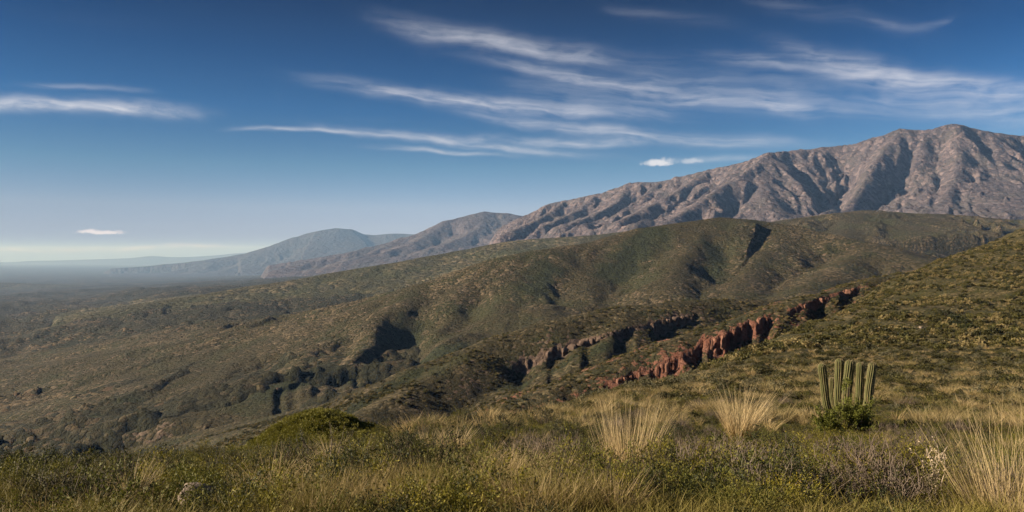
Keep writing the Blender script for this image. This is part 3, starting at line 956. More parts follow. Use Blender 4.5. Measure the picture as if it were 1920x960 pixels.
# ------------------------------------------------------------------ plant materials
def leaf_mat(name, cols, tip=None, tip_amt=0.0, rough=0.65, trans=0.25):
    """leaf colour: varies from plant to plant and leaf to leaf; 't' runs from the foot to the tip"""
    m, q, b = new_mat(name)
    rnd = q.add('ShaderNodeObjectInfo').outputs['Random']
    r = q.add('ShaderNodeAttribute', attribute_name='r').outputs['Fac']
    t = q.add('ShaderNodeAttribute', attribute_name='t').outputs['Fac']
    c = q.mix(r, cols[0], cols[1])
    c = q.mix(q.m('MULTIPLY', rnd, 0.6), c, cols[2])
    if tip:
        c = q.mix(q.m('MULTIPLY', q.step(t, 0.25, 0.8), tip_amt), c, tip)
    q.put(b.inputs['Base Color'], c)
    b.inputs['Roughness'].default_value = rough
    b.inputs['Specular IOR Level'].default_value = 0.25
    if trans:
        tr = q.add('ShaderNodeBsdfTranslucent')
        q.put(tr.inputs[0], c)
        mx = q.add('ShaderNodeMixShader')
        mx.inputs[0].default_value = trans
        q.l.new(b.outputs[0], mx.inputs[1])
        q.l.new(tr.outputs[0], mx.inputs[2])
        out = [n for n in m.node_tree.nodes if n.type == 'OUTPUT_MATERIAL'][0]
        q.l.new(mx.outputs[0], out.inputs[0])
    return m


M_GREEN = leaf_mat('olive_leaves', ((0.060, 0.070, 0.009), (0.140, 0.140, 0.022), (0.105, 0.092, 0.020)))
M_DARKLEAF = leaf_mat('dark_leaves', ((0.022, 0.030, 0.010), (0.052, 0.060, 0.018), (0.040, 0.038, 0.016)))
M_YELLOW = leaf_mat('yellow_green_leaves', ((0.105, 0.105, 0.012), (0.27, 0.22, 0.020), (0.13, 0.12, 0.018)))
M_SILVER = leaf_mat('grey_green_leaves', ((0.115, 0.110, 0.060), (0.20, 0.185, 0.11), (0.13, 0.11, 0.06)))
M_TWIG = leaf_mat('grey_twigs', ((0.115, 0.088, 0.066), (0.23, 0.185, 0.145), (0.10, 0.07, 0.05)), trans=0.0)
M_STEM = leaf_mat('brown_stems', ((0.060, 0.044, 0.030), (0.10, 0.074, 0.050), (0.05, 0.038, 0.028)), trans=0.0)
M_GRASS = leaf_mat('green_grass_blades', ((0.075, 0.082, 0.009), (0.155, 0.145, 0.022), (0.155, 0.125, 0.032)), (0.30, 0.23, 0.075), 0.45)
M_DRY = leaf_mat('dry_grass_blades', ((0.27, 0.195, 0.085), (0.43, 0.325, 0.155), (0.33, 0.24, 0.115)), (0.52, 0.40, 0.21), 0.6, trans=0.35)
M_STRAW = leaf_mat('pale_straw_blades', ((0.38, 0.285, 0.145), (0.56, 0.43, 0.235), (0.45, 0.34, 0.18)), (0.62, 0.49, 0.28), 0.5, trans=0.35)
M_FLOWER = leaf_mat('yellow_flowers', ((0.36, 0.26, 0.02), (0.50, 0.38, 0.04), (0.40, 0.30, 0.03)))


def blades(seed, n, h, rb, lean, curve, width, segs=4, hvar=0.35, wig=0.04, asym=0.0):
    """curved tapering blades fanning out of one foot"""
    g = np.random.default_rng(seed)
    a = g.uniform(0, 2 * np.pi, n)
    rr = rb * np.sqrt(g.uniform(0, 1, n))
    H = h * (1 + hvar * g.uniform(-1, 0.6, n))
    ln = lean * (0.25 + rr / rb) * g.uniform(0.5, 1.3, n)
    cv = curve * g.uniform(0.2, 1.4, n)
    az2 = a + g.normal(0, 0.5, n)
    out = np.stack([np.cos(az2) + asym, np.sin(az2) * 0.9], -1)
    base = np.stack([np.cos(a) * rr, np.sin(a) * rr], -1)
    sa = g.uniform(0, 2 * np.pi, n)
    side = np.stack([np.cos(sa), np.sin(sa), np.zeros(n)], -1)
    wv = g.normal(0, 1, (n, 2))
    V, T, R = [], [], []
    for s in range(segs + 1):
        t = s / segs
        off = out * (ln * t + cv * t * t)[:, None] * H[:, None] + wv * (wig * h * math.sin(t * 2.6))
        z = H * (t - 0.28 * np.minimum(cv, 1.6) * t * t)
        c = np.concatenate([base + off, z[:, None]], 1)
        wd = (width * (1 - t) ** 0.7 * (0.6 + 0.4 * min(1, t * 4)) if s < segs else width * 0.06)
        V += [c - side * wd * 0.5, c + side * wd * 0.5]
        T += [np.full(n, t)] * 2
    V = np.stack(V, 1)
    k = 2 * (segs + 1)
    T = np.stack(T, 1).ravel()
    R = np.repeat(g.uniform(0, 1, n), k)
    i = (np.arange(n) * k)[:, None] + (2 * np.arange(segs))[None, :]
    f = np.stack([i, i + 1, i + 3, i + 2], -1).reshape(-1, 4)
    return V.reshape(-1, 3), f, T, R


def leaves(C, dirs, size, seed, aspect=0.45):
    """one folded lozenge per point of C, its long axis near dirs"""
    g = np.random.default_rng(seed)
    n = len(C)
    d = dirs + g.normal(0, 0.55, (n, 3))
    d /= np.linalg.norm(d, axis=1)[:, None] + 1e-9
    q = g.normal(0, 1, (n, 3))
    s = np.cross(d, q)
    s /= np.linalg.norm(s, axis=1)[:, None] + 1e-9
    L = size * g.uniform(0.6, 1.35, n)[:, None]
    V = np.stack([C, C + d * L * 0.5 + s * L * aspect * 0.5, C + d * L, C + d * L * 0.5 - s * L * aspect * 0.5], 1).reshape(-1, 3)
    f = (np.arange(n) * 4)[:, None] + np.arange(4)[None, :]
    return V, f, np.repeat(g.uniform(0, 1, n), 4)


def twigs(paths, r0, r1):
    """thin three sided twigs along paths (n, k, 3)"""
    n, k, _ = paths.shape
    V = []
    for s in range(k):
        t = s / (k - 1)
        r = r0 * (1 - t) + r1 * t
        for a in (0, 2.09, 4.19):
            V.append(paths[:, s] + np.array([math.cos(a) * r, math.sin(a) * r, 0.3 * r * math.sin(a)]))
    V = np.stack(V, 1).reshape(-1, 3)
    F_ = []
    for s in range(k - 1):
        for a in range(3):
            b = (a + 1) % 3
            F_.append([s * 3 + a, s * 3 + b, s * 3 + 3 + b, s * 3 + 3 + a])
    f = ((np.arange(n) * 3 * k)[:, None, None] + np.array(F_)[None]).reshape(-1, 4)
    return V, f


def shrub(seed, rad, hgt, nclump, per, lsize, aspect=0.45, ntw=3, dome=True, spread=0.22):
    """crown of leaf clumps on branching stems; returns (leaf arrays), (stem arrays)"""
    g = np.random.default_rng(seed)
    u = g.uniform(0, 2 * np.pi, nclump)
    el = np.arcsin(g.uniform(0.05, 1.0, nclump))
    rr = g.uniform(0.55, 1.05, nclump) * (1 + 0.25 * np.sin(u * 3 + seed))
    C = np.stack([np.cos(u) * np.cos(el) * rad * rr, np.sin(u) * np.cos(el) * rad * rr, (0.10 + 0.9 * np.sin(el)) * hgt * rr * g.uniform(0.75, 1.1, nclump)], -1)
    foot = g.normal(0, rad * 0.08, (nclump, 3)) * np.array([1, 1, 0])
    k = 4
    ts = np.linspace(0, 1, k)
    bend = g.normal(0, rad * 0.10, (nclump, 3))
    P = foot[:, None] * (1 - ts)[None, :, None] + C[:, None] * ts[None, :, None] + bend[:, None] * np.sin(ts * np.pi)[None, :, None]
    P[:, :, 2] = np.maximum(P[:, :, 2], -0.02)
    sv, sf = twigs(P, rad * 0.020, rad * 0.006)
    # side twigs carry the leaves
    tw = np.repeat(C, ntw, 0)
    td = tw / (np.linalg.norm(tw, axis=1)[:, None] + 1e-9) + g.normal(0, 0.7, tw.shape) + np.array([0, 0, 0.35])
    td /= np.linalg.norm(td, axis=1)[:, None]
    tl = g.uniform(0.5, 1.2, len(tw)) * rad * spread * 1.6
    m = max(1, per // ntw)
    tt = g.uniform(0.0, 1.0, (len(tw), m))
    LC = tw[:, None] + td[:, None] * (tt * tl[:, None])[:, :, None] + g.normal(0, rad * spread * 0.16, (len(tw), m, 3))
    LD = np.repeat(td[:, None], m, 1).reshape(-1, 3)
    LC = LC.reshape(-1, 3)
    LC[:, 2] = np.abs(LC[:, 2])
    lv, lf, lr = leaves(LC, LD, lsize, seed + 1, aspect)
    P2 = np.stack([tw - td * 0.1 * rad, tw + td * tl[:, None] * 0.5, tw + td * tl[:, None]], 1)
    s2, f2 = twigs(P2, rad * 0.007, rad * 0.003)
    return (lv, lf, lr), (np.concatenate([sv, s2]), np.concatenate([sf, f2 + len(sv)]))


def mesh_leaves(name, A, mat, hgt):
    return mesh_np(name, A[0], [A[1]], mat, {'r': A[2], 't': np.clip(A[0][:, 2] / hgt, 0, 1)})


def mesh_stems(name, B, mat, seed):
    n = len(B[0])
    return mesh_np(name, B[0], [B[1]], mat, {'r': np.random.default_rng(seed).uniform(0, 1, n // 3 + 1).repeat(3)[:n], 't': np.zeros(n)})


def mesh_blades(name, A, mat):
    return mesh_np(name, A[0], [A[1]], mat, {'r': A[3], 't': A[2]})


def twiggy(seed, rad, hgt, n=110):
    """a leafless tangle of fine grey twigs"""
    g = np.random.default_rng(seed)
    u = g.uniform(0, 2 * np.pi, n)
    el = np.arcsin(g.uniform(0.1, 1.0, n))
    E = np.stack([np.cos(u) * np.cos(el) * rad, np.sin(u) * np.cos(el) * rad, np.sin(el) * hgt], -1) * g.uniform(0.6, 1.1, n)[:, None]
    ts = np.linspace(0, 1, 5)
    P = E[:, None] * ts[None, :, None] + g.normal(0, rad * 0.07, (n, 5, 3)) * np.sin(ts * np.pi)[None, :, None]
    V1, F1 = twigs(P, rad * 0.016, rad * 0.008)
    st = P[np.arange(n).repeat(5), g.integers(2, 5, n * 5)]
    d = g.normal(0, 1, (n * 5, 3)) + st / rad * 0.9 + np.array([0, 0, 0.5])
    d /= np.linalg.norm(d, axis=1)[:, None]
    ln = g.uniform(0.12, 0.32, n * 5)[:, None] * rad
    Q = np.stack([st, st + d * ln * 0.5 + g.normal(0, rad * 0.03, st.shape), st + d * ln + g.normal(0, rad * 0.05, st.shape)], 1)
    Q[:, :, 2] = np.abs(Q[:, :, 2])
    V2, F2 = twigs(Q, rad * 0.008, rad * 0.005)
    return (np.concatenate([V1, V2]), np.concatenate([F1, F2 + len(V1)])), Q[:, 2]


# ------------------------------------------------------------------ standing things on the slope
NPX = np.linspace(-480, 2480, 470)
NDS = np.concatenate([logsp(3.0, 120, 170), logsp(122, 900, 190)])
NGRID = Grid(NPX, NDS, near_z)


def gz(x, y):
    x, y = np.asarray(x, float), np.asarray(y, float)
    return NGRID(960 + F * x / y, y)


def spot(px, py, d0=6.0, d1=700.0):
    """the place on the near slope seen at a pixel of the photograph"""
    dd = np.exp(np.linspace(math.log(d0), math.log(d1), 3000))
    hit = NGRID(np.full(3000, float(px)), dd) >= EYE + (HOR - py) / F * dd
    d = dd[np.argmax(hit)] if hit.any() else 30.0
    return np.array([(px - 960) / F * d, d, float(NGRID(px, d))])


# ------------------------------------------------------------------ scatter of what nobody could count
def scatter(name, label, cat, pts, scl, protos, seed, tilt=0.12):
    g = np.random.default_rng(seed)
    col = bpy.data.collections.new(name + '_kinds')
    for k, me in enumerate(protos):
        col.objects.link(bpy.data.objects.new(name + '_kind', me))
    me = bpy.data.meshes.new(name)
    me.vertices.add(len(pts))
    me.vertices.foreach_set('co', np.asarray(pts, np.float32).ravel())
    n = len(pts)
    me.attributes.new('scl', 'FLOAT', 'POINT').data.foreach_set('value', np.asarray(scl, np.float32))
    rot = np.stack([g.normal(0, tilt, n), g.normal(0, tilt, n), g.uniform(0, 6.283, n)], -1).astype(np.float32)
    me.attributes.new('rot', 'FLOAT_VECTOR', 'POINT').data.foreach_set('vector', rot.ravel())
    me.attributes.new('pick', 'INT', 'POINT').data.foreach_set('value', g.integers(0, len(protos), n).astype(np.int32))
    o = link(name, me)
    ng = bpy.data.node_groups.new(name, 'GeometryNodeTree')
    ng.interface.new_socket('Geometry', in_out='INPUT', socket_type='NodeSocketGeometry')
    ng.interface.new_socket('Geometry', in_out='OUTPUT', socket_type='NodeSocketGeometry')
    gi, go = ng.nodes.new('NodeGroupInput'), ng.nodes.new('NodeGroupOutput')
    ins = ng.nodes.new('GeometryNodeInstanceOnPoints')
    ci = ng.nodes.new('GeometryNodeCollectionInfo')
    ci.inputs[0].default_value = col
    ci.inputs['Separate Children'].default_value = True
    ci.inputs['Reset Children'].default_value = True

    def attr(nm, ty):
        a = ng.nodes.new('GeometryNodeInputNamedAttribute')
        a.data_type = ty
        a.inputs['Name'].default_value = nm
        return a.outputs['Attribute']
    L = ng.links
    L.new(gi.outputs[0], ins.inputs['Points'])
    L.new(ci.outputs[0], ins.inputs['Instance'])
    ins.inputs['Pick Instance'].default_value = True
    L.new(attr('pick', 'INT'), ins.inputs['Instance Index'])
    e2r = ng.nodes.new('FunctionNodeEulerToRotation')
    L.new(attr('rot', 'FLOAT_VECTOR'), e2r.inputs[0])
    L.new(e2r.outputs[0], ins.inputs['Rotation'])
    L.new(attr('scl', 'FLOAT'), ins.inputs['Scale'])
    L.new(ins.outputs[0], go.inputs[0])
    md = o.modifiers.new('scatter', 'NODES')
    md.node_group = ng
    tag(o, label, cat, kind='stuff')
    return o


def fan_points(n, px0, px1, d0, d1, seed, power=1.0):
    """random places in the fan of view; power 1 = even in the picture's depth, 3 = even on the ground"""
    g = np.random.default_rng(seed)
    px = g.uniform(px0, px1, n)
    u = g.uniform(0, 1, n)
    if power == 1.0:
        d = np.exp(math.log(d0) + u * (math.log(d1) - math.log(d0)))
    else:
        e = power - 1
        d = (d0 ** e + u * (d1 ** e - d0 ** e)) ** (1 / e)
    return (px - 960) / F * d, d, px, g


def dryness(x, y):
    return fbm(x / 4.5, y / 6.0, 3, 201) + 0.5 * fbm(x / 17.0, y / 22.0, 2, 211)


BOULDER = spot(368, 946)


def clear_view(x, y):
    """nothing tall grows right before the boulder"""
    bx, by = BOULDER[0], BOULDER[1]
    return ~((np.abs(x - bx * y / by + 0.25) < 0.60) & (y < by + 0.35) & (y > by - 1.6))


GRASS_P = [mesh_blades('grass_tuft', blades(300 + k, 36, 0.22, 0.13, 0.35, 0.6, 0.008, 3), M_GRASS) for k in range(5)]
DRY_P = [mesh_blades('dry_tuft', blades(320 + k, 30, 0.30, 0.10, 0.35, 0.5, 0.0065, 3), M_DRY) for k in range(4)]


def small_shrub(seed, rad, hgt, mat, nclump=38, per=36, ls=0.022):
    A, B = shrub(seed, rad, hgt, nclump, per, ls, 0.36)
    return mesh_leaves('low_shrub', A, mat, hgt)


COVER_P = [small_shrub(340 + k, 0.34, 0.30, (M_GREEN, M_DARKLEAF, M_YELLOW, M_DARKLEAF, M_GREEN)[k % 5]) for k in range(10)]

x, y, px, g = fan_points(30000, -160, 2080, 6.5, 75, 401, 1.35)
dr = dryness(x, y)
k = dr + g.normal(0, 0.12, len(x)) > 0.22
ok = g.uniform(0, 1, len(x)) < np.clip(0.50 - 0.2 * sstep(y, 40, 75), 0, 1) * (0.35 + 0.65 * sstep(fbm(x / 1.6, y / 2.0, 2, 291), -0.25, 0.1))
sz = np.clip(g.normal(0.95, 0.28, len(x)), 0.4, 1.7)
ok &= clear_view(x, y)
P = np.stack([x, y, gz(x, y) - 0.03], -1)
scatter('short_grass', 'short green grass with gold tips covering the near slope', 'grass', P[ok & ~k], sz[ok & ~k], GRASS_P, 402)
dk = ok & k & (g.uniform(0, 1, len(x)) < 0.5)
scatter('dry_grass', 'dry golden grass growing in patches over the near slope', 'grass', P[dk], sz[dk] * 0.95, DRY_P, 403)
gk = ok & k & ~dk
scatter('mixed_grass', 'green grass growing between the dry golden patches', 'grass', P[gk], sz[gk], GRASS_P, 404)

x, y, px, g = fan_points(8000, -160, 2080, 7, 90, 411, 1.6)
m = fbm(x / 3.0, y / 4.0, 3, 221) + g.normal(0, 0.1, len(x)) > 0.02
m &= clear_view(x, y)
P = np.stack([x, y, gz(x, y) - 0.04], -1)[m]
scatter('ground_cover', 'low mixed green ground cover between the grasses', 'ground cover', P, np.clip(g.normal(1.15, 0.35, len(P)), 0.5, 2.2), COVER_P, 412)


def lump(seed, rad, hgt, mat, n=60, ls=0.30):
    """a shrub for the farther slope: a ragged heap of leaf sprays"""
    A, B = shrub(seed, rad, hgt, n // 5, 5 * 3, ls, 0.75, 3, True, 0.30)
    return mesh_leaves('slope_shrub', A, mat, hgt)


M_SG1 = leaf_mat('slope_olive', ((0.066, 0.066, 0.018), (0.125, 0.115, 0.034), (0.110, 0.088, 0.030)))
M_SG2 = leaf_mat('slope_dark', ((0.034, 0.038, 0.013), (0.068, 0.066, 0.024), (0.055, 0.048, 0.02)))
M_SG3 = leaf_mat('slope_straw', ((0.19, 0.150, 0.062), (0.31, 0.245, 0.115), (0.21, 0.17, 0.07)))
LUMPS = [lump(360 + k, 0.55, 0.5, (M_SG1, M_SG2, M_SG3)[(0, 0, 0, 1, 1, 2, 2, 0)[k]], 110, 0.20) for k in range(8)]


def cushion(seed, rad, hgt, mat):
    A, B = shrub(seed, rad, hgt, 60, 18, 0.085, 0.6, 2, True, 0.16)
    return mesh_leaves('slope_shrub', A, mat, hgt)


CUSHIONS = [cushion(560 + k, 0.5, 0.42, (M_SG1, M_SG2, M_SG1, M_SILVER, M_SG2)[k]) for k in range(5)]
CUSHIONS += [mesh_blades('slope_tuft', blades(570 + k, 70, 0.55, 0.22, 0.5, 0.6, 0.022, 3), (M_SG3, M_DRY, M_SG3)[k]) for k in range(3)]
x, y, px, g = fan_points(26000, 200, 2080, 26, 240, 421, 1.75)
P = np.stack([x, y, gz(x, y) - 0.05], -1)
m = (fbm(x / 3.5, y / 5, 2, 233) + 0.5 * fbm(x / 14, y / 20, 3, 231) + g.normal(0, 0.10, len(x)) > 0.05) & (g.uniform(0, 1, len(x)) < 0.12 + 0.88 * sstep(y, 28, 95)) & (np.hypot(x - W(588, 800, 52)[0], y - 52) > 7.5)
scatter('slope_scrub', 'low scrub and grass cushions covering the slope behind the cactus', 'scrub', P[m], np.clip(g.normal(1.2, 0.4, m.sum()), 0.5, 2.4) * (0.45 + 0.55 * sstep(y[m], 30, 120)), CUSHIONS[:5], 422)
x, y, px, g = fan_points(12000, 750, 2080, 40, 190, 425, 1.7)
m = fbm(x / 4, y / 6, 2, 283) + 0.6 * fbm(x / 12, y / 18, 2, 281) + g.normal(0, 0.10, len(x)) > 0.17
P = np.stack([x, y, gz(x, y) - 0.04], -1)
scatter('straw_cushions', 'pale straw grass cushions in bands over the slope behind the cactus', 'grass', P[m], np.clip(g.normal(1.15, 0.35, m.sum()), 0.4, 2.0), CUSHIONS[5:], 426)
x, y, px, g = fan_points(24000, 1150, 2080, 190, 740, 431, 2.0)
P = np.stack([x, y, gz(x, y) - 0.1], -1)
m = fbm(x / 40, y / 60, 3, 241) + g.normal(0, 0.22, len(x)) > 0.0
scatter('hillside_scrub', 'scrub dotted over the rising hillside on the far side of the cactus', 'scrub', P[m], np.clip(g.normal(1.5, 0.5, m.sum()), 0.6, 3.2), LUMPS, 432)


def off_cliff(px, d, tops, lo=1.6, hi=1.2):
    keep = np.ones(len(px), bool)
    for (lp, ld, lz, hgt, _s) in tops:
        c = np.interp(px, lp, ld)
        keep &= ~((px > lp[0]) & (px < lp[-1]) & (d > c - lo * hgt) & (d < c + hi * hgt))
    return keep


# scrub on the red ridge and the middle spur
x, y, px, g = fan_points(16000, 700, 1700, 220, 600, 441, 2.0)
P = np.stack([x, y, RED(px, y) - 0.15], -1)
m = off_cliff(px, y, red_cliffs) & (fbm(x / 25, y / 30, 3, 261) + g.normal(0, 0.2, len(x)) > 0.0)
scatter('ridge_scrub', 'dark scrub dotted over the red rock ridge', 'scrub', P[m], np.clip(g.normal(1.2, 0.4, m.sum()), 0.5, 2.6), LUMPS, 442)
x, y, px, g = fan_points(36000, 150, 1560, 430, 960, 451, 2.0)
P = np.stack([x, y, SPUR(px, y) - 0.2], -1)
m = (fbm(x / 50, y / 60, 3, 251) + g.normal(0, 0.2, len(x)) > 0.2) & off_cliff(px, y, spur_cliffs)
SPUR_P = [lump(860 + k, 0.55, 0.45, (M_SG1, M_SG3, M_SG1, M_SG2)[k], 110, 0.20) for k in range(4)]
scatter('spur_scrub', 'dark scrub dotted over the middle spur', 'scrub', P[m], np.clip(g.normal(1.7, 0.6, m.sum()), 0.6, 3.5), SPUR_P, 452)
# the mossy knoll
kx, ky, _ = W(588, 800, 52)
g = np.random.default_rng(461)
x, y = kx + g.normal(0, 2.6, 1600), ky + g.normal(0, 3.0, 1600)
P = np.stack([x, y, gz(x, y) - 0.1], -1)
M_KNOLL = leaf_mat('knoll_leaves', ((0.12, 0.118, 0.016), (0.20, 0.185, 0.026), (0.14, 0.135, 0.02)))
KNOLL_P = [small_shrub(380 + k, 0.42, 0.22, M_KNOLL, 60, 24, 0.075) for k in range(3)]
scatter('knoll_cover', 'bright green low shrubs covering the rounded knoll', 'ground cover', P, g.uniform(0.6, 1.2, len(x)), KNOLL_P, 462)

# ------------------------------------------------------------------ the cactus
def cactus_mat():
    m, q, b = new_mat('cactus_skin')
    pos = q.add('ShaderNodeTexCoord').outputs['Object']
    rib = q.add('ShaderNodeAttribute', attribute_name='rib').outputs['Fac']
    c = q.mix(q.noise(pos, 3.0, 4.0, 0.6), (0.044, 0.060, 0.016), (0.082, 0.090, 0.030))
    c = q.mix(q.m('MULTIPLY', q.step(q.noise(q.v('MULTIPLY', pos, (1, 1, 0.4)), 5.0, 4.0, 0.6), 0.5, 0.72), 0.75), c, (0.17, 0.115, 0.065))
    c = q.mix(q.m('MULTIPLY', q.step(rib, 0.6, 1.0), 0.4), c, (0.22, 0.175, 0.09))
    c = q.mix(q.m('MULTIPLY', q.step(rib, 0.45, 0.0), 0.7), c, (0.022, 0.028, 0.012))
    q.put(b.inputs['Base Color'], c)
    b.inputs['Roughness'].default_value = 0.6
    return m


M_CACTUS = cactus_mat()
M_SPINE = leaf_mat('cactus_spines', ((0.36, 0.28, 0.16), (0.50, 0.40, 0.26), (0.30, 0.22, 0.13)), trans=0.0)


def cactus_stem(name, path, rad, seed, nrib=13, nl=40):
    """a ribbed column swept along a smooth path with a domed top"""
    P = np.array(path, float)
    cs = []
    for i in range(len(P) - 1):
        p0, p1, p2, p3 = P[max(i - 1, 0)], P[i], P[i + 1], P[min(i + 2, len(P) - 1)]
        for t in np.linspace(0, 1, 14, endpoint=False):
            cs.append(0.5 * ((2 * p1) + (-p0 + p2) * t + (2 * p0 - 5 * p1 + 4 * p2 - p3) * t * t + (-p0 + 3 * p1 - 3 * p2 + p3) * t ** 3))
    cs.append(P[-1])
    cs = np.array(cs)
    L = np.concatenate([[0], np.cumsum(np.linalg.norm(np.diff(cs, axis=0), axis=1))])
    s = np.concatenate([np.linspace(0, L[-1] - rad, nl), L[-1] - rad + rad * np.sin(np.linspace(0, np.pi / 2, 8))[1:]])
    C = np.stack([np.interp(s, L, cs[:, k]) for k in range(3)], -1)
    T = np.gradient(C, axis=0)
    T /= np.linalg.norm(T, axis=1)[:, None]
    g = np.random.default_rng(seed)
    ph = g.uniform(0, 6.28)
    na = nrib * 6
    th = np.linspace(0, 2 * np.pi, na, endpoint=False)
    V, RB = [], []
    for k in range(len(s)):
        u = np.cross(T[k], [0, 1, 0.01])
        u /= np.linalg.norm(u)
        v = np.cross(T[k], u)
        r = rad
        if s[k] > L[-1] - rad:
            r = rad * math.sqrt(max(1e-4, 1 - ((s[k] - (L[-1] - rad)) / rad) ** 2))
        r *= 0.88 + 0.12 * min(1, s[k] / (L[-1] * 0.5)) + 0.035 * math.sin(s[k] * 7 + seed) * (1 if s[k] < L[-1] - rad else 0)
        rib = np.abs(np.cos((th + ph + 0.05 * math.sin(s[k] * 3)) * nrib / 2)) ** 0.8
        rr = r * (0.72 + 0.32 * rib)
        V.append(C[k] + np.cos(th)[:, None] * rr[:, None] * u + np.sin(th)[:, None] * rr[:, None] * v)
        RB.append(rib)
    V = np.concatenate(V)
    n = len(s)
    i = (np.arange(n - 1) * na)[:, None] + np.arange(na)[None, :]
    j = (np.arange(n - 1) * na)[:, None] + ((np.arange(na) + 1) % na)[None, :]
    f = np.stack([i, j, j + na, i + na], -1).reshape(-1, 4)
    cap = np.array([[(n - 1) * na + a, (n - 1) * na + (a + 1) % na, len(V)] for a in range(na)])
    V = np.concatenate([V, C[-1:] + T[-1:] * rad * 0.02])
    rb = np.concatenate(RB + [[1.0]])
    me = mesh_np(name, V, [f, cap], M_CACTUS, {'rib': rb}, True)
    # spines stand in tufts along the rib edges
    SV, SR = [], []
    for k in range(2, n - 1):
        if s[k] < L[-1] * 0.25:
            continue
        for a in range(nrib):
            ang = (2 * np.pi * a / nrib) - ph - 0.05 * math.sin(s[k] * 3)
            ia = int(round(ang / (2 * np.pi) * na)) % na
            p = V[k * na + ia]
            o = p - C[k]
            o /= np.linalg.norm(o) + 1e-9
            for _ in range(3):
                d = o + g.normal(0, 0.45, 3) + np.array([0, 0, 0.15])
                d /= np.linalg.norm(d)
                w_ = np.cross(d, g.normal(0, 1, 3))
                w_ = w_ / (np.linalg.norm(w_) + 1e-9) * 0.0035
                SV += [p - w_, p + w_, p + d * g.uniform(0.03, 0.075)]
                SR.append(g.uniform())
    SV = np.array(SV)
    sf = np.arange(len(SV)).reshape(-1, 3)
    sp = mesh_np('spines', SV, [sf], M_SPINE, {'r': np.repeat(SR, 3), 't': np.zeros(len(SV))})
    return me, sp


cb = spot(1586, 806, 20, 60)
CD = cb[1]
cactus = link('columnar_cactus', None, loc=tuple(cb))
tag(cactus, 'tall ribbed cactus with a cluster of upright columns rising out of a green bush', 'cactus')
STEMS = [  # top x, y; visible foot x, y; depth offset; width in pixels
    (1540, 681, 1549, 755, 0.40, 12), (1560, 708, 1561, 742, 0.95, 9), (1574, 672, 1572, 745, 0.05, 13),
    (1594, 675, 1587, 750, -0.30, 14), (1613, 679, 1611, 745, -0.62, 12), (1637, 680, 1627, 757, -1.0, 12.5)]
for k, (tx, ty, fx, fy, do, wd) in enumerate(STEMS):
    d = CD + do
    s_ = d / F
    top = np.array([(tx - 960) * s_, d, EYE + (HOR - ty) * s_]) - cb
    foot = np.array([(fx - 960) * s_, d, EYE + (HOR - fy) * s_]) - cb
    mid = foot * np.array([0.82, 0.9, 0.62])
    base = np.array([foot[0] * 0.45, foot[1] * 0.5, -0.15])
    up = (top * 0.5 + foot * 0.5) + np.array([0.012 * (-1) ** k, 0, 0])
    me, sp = cactus_stem('stem', [base, mid, foot, up, top], wd * s_ * 0.58 / 0.96, 500 + k)
    st = link('stem', me, cactus)
    link('spines', sp, st)


# ------------------------------------------------------------------ plants with parts
def plant(name, loc, parts, label, cat, group=None, scale=1.0, rz=0.0):
    """an Empty at the foot of the plant and its parts [(name, mesh), ...]"""
    o = link(name, None, loc=tuple(loc), rot=(0, 0, rz), scale=scale)
    tag(o, label, cat, group)
    for nm, me in parts:
        link(nm, me, o)
    return o


def leafy(seed, rad, hgt, mat, nclump, per, ls, aspect=0.34, spread=0.22, smat=None):
    A, B = shrub(seed, rad, hgt, nclump, per, ls, aspect, 3, True, spread)
    return [('crown', mesh_leaves('crown', A, mat, hgt)), ('stems', mesh_stems('stems', B, smat or M_STEM, seed))]


M_BUSH = leaf_mat('cactus_bush_leaves', ((0.065, 0.080, 0.012), (0.15, 0.160, 0.025), (0.11, 0.115, 0.02)))
bl = spot(1586, 812, 20, 60)
bs = CD / F
bl = cb + np.array([-4 * bs - 0.9, -2.6, 0.0])
bl[2] = float(gz(bl[0], bl[1])) - 0.05
plant('leafy_bush', bl, leafy(601, 44 * bs, 70 * bs, M_BUSH, 95, 96, 0.15, 0.30, 0.24), 'feathery green bush wrapped around the foot of the cactus', 'bush')


def tussock(seed, n, h, rb, lean, curve, width, mat, green=True, asym=0.0, wig=0.03):
    p = [('blades', mesh_blades('blades', blades(seed, n, h, rb, lean, curve, width, 5, 0.42, wig, asym), mat))]
    if green:
        p.append(('green_base', mesh_blades('green_base', blades(seed + 1, n // 2, h * 0.42, rb * 1.25, lean * 1.5, curve * 1.4, width * 1.1, 4), M_GRASS)))
    return p


def hp(p, n):
    return n * p[1] / F


s1 = spot(1178, 912)
plant('grass_tussock', s1, tussock(611, 430, hp(s1, 145), hp(s1, 34), 0.24, 0.12, 0.0085, M_STRAW, True, 0.10), 'big fan of straight straw coloured grass beside yellow green shrubs', 'grass tussock', 'tall dry grass tussocks')
s2 = spot(1386, 832)
plant('grass_tussock', s2, tussock(613, 360, hp(s2, 96), hp(s2, 16), 0.40, 0.22, hp(s2, 0.9), M_STRAW, True, 0.14), 'golden grass tussock leaning towards the cactus across the scrub', 'grass tussock', 'tall dry grass tussocks')
s3 = spot(1852, 958)
plant('grass_tussock', s3 + np.array([0.0, -0.5, -0.12]), tussock(615, 380, hp(s3, 215), hp(s3, 60), 0.30, 0.22, 0.0062, M_STRAW, False, 0.05, 0.085) + [('green_base', mesh_blades('green_base', blades(616, 420, hp(s3, 110), hp(s3, 80), 0.35, 0.5, 0.008, 4), M_GRASS))],
      'tall thicket of tangled dry stalks over a thick green grass base', 'grass tussock', 'tall dry grass tussocks')
s4 = spot(620, 876)
plant('grass_tussock', s4, tussock(617, 190, hp(s4, 56), hp(s4, 11), 0.55, 0.18, hp(s4, 0.9), M_STRAW, True), 'spiky pale grass tussock in front of the mossy knoll', 'grass tussock', 'tall dry grass tussocks')
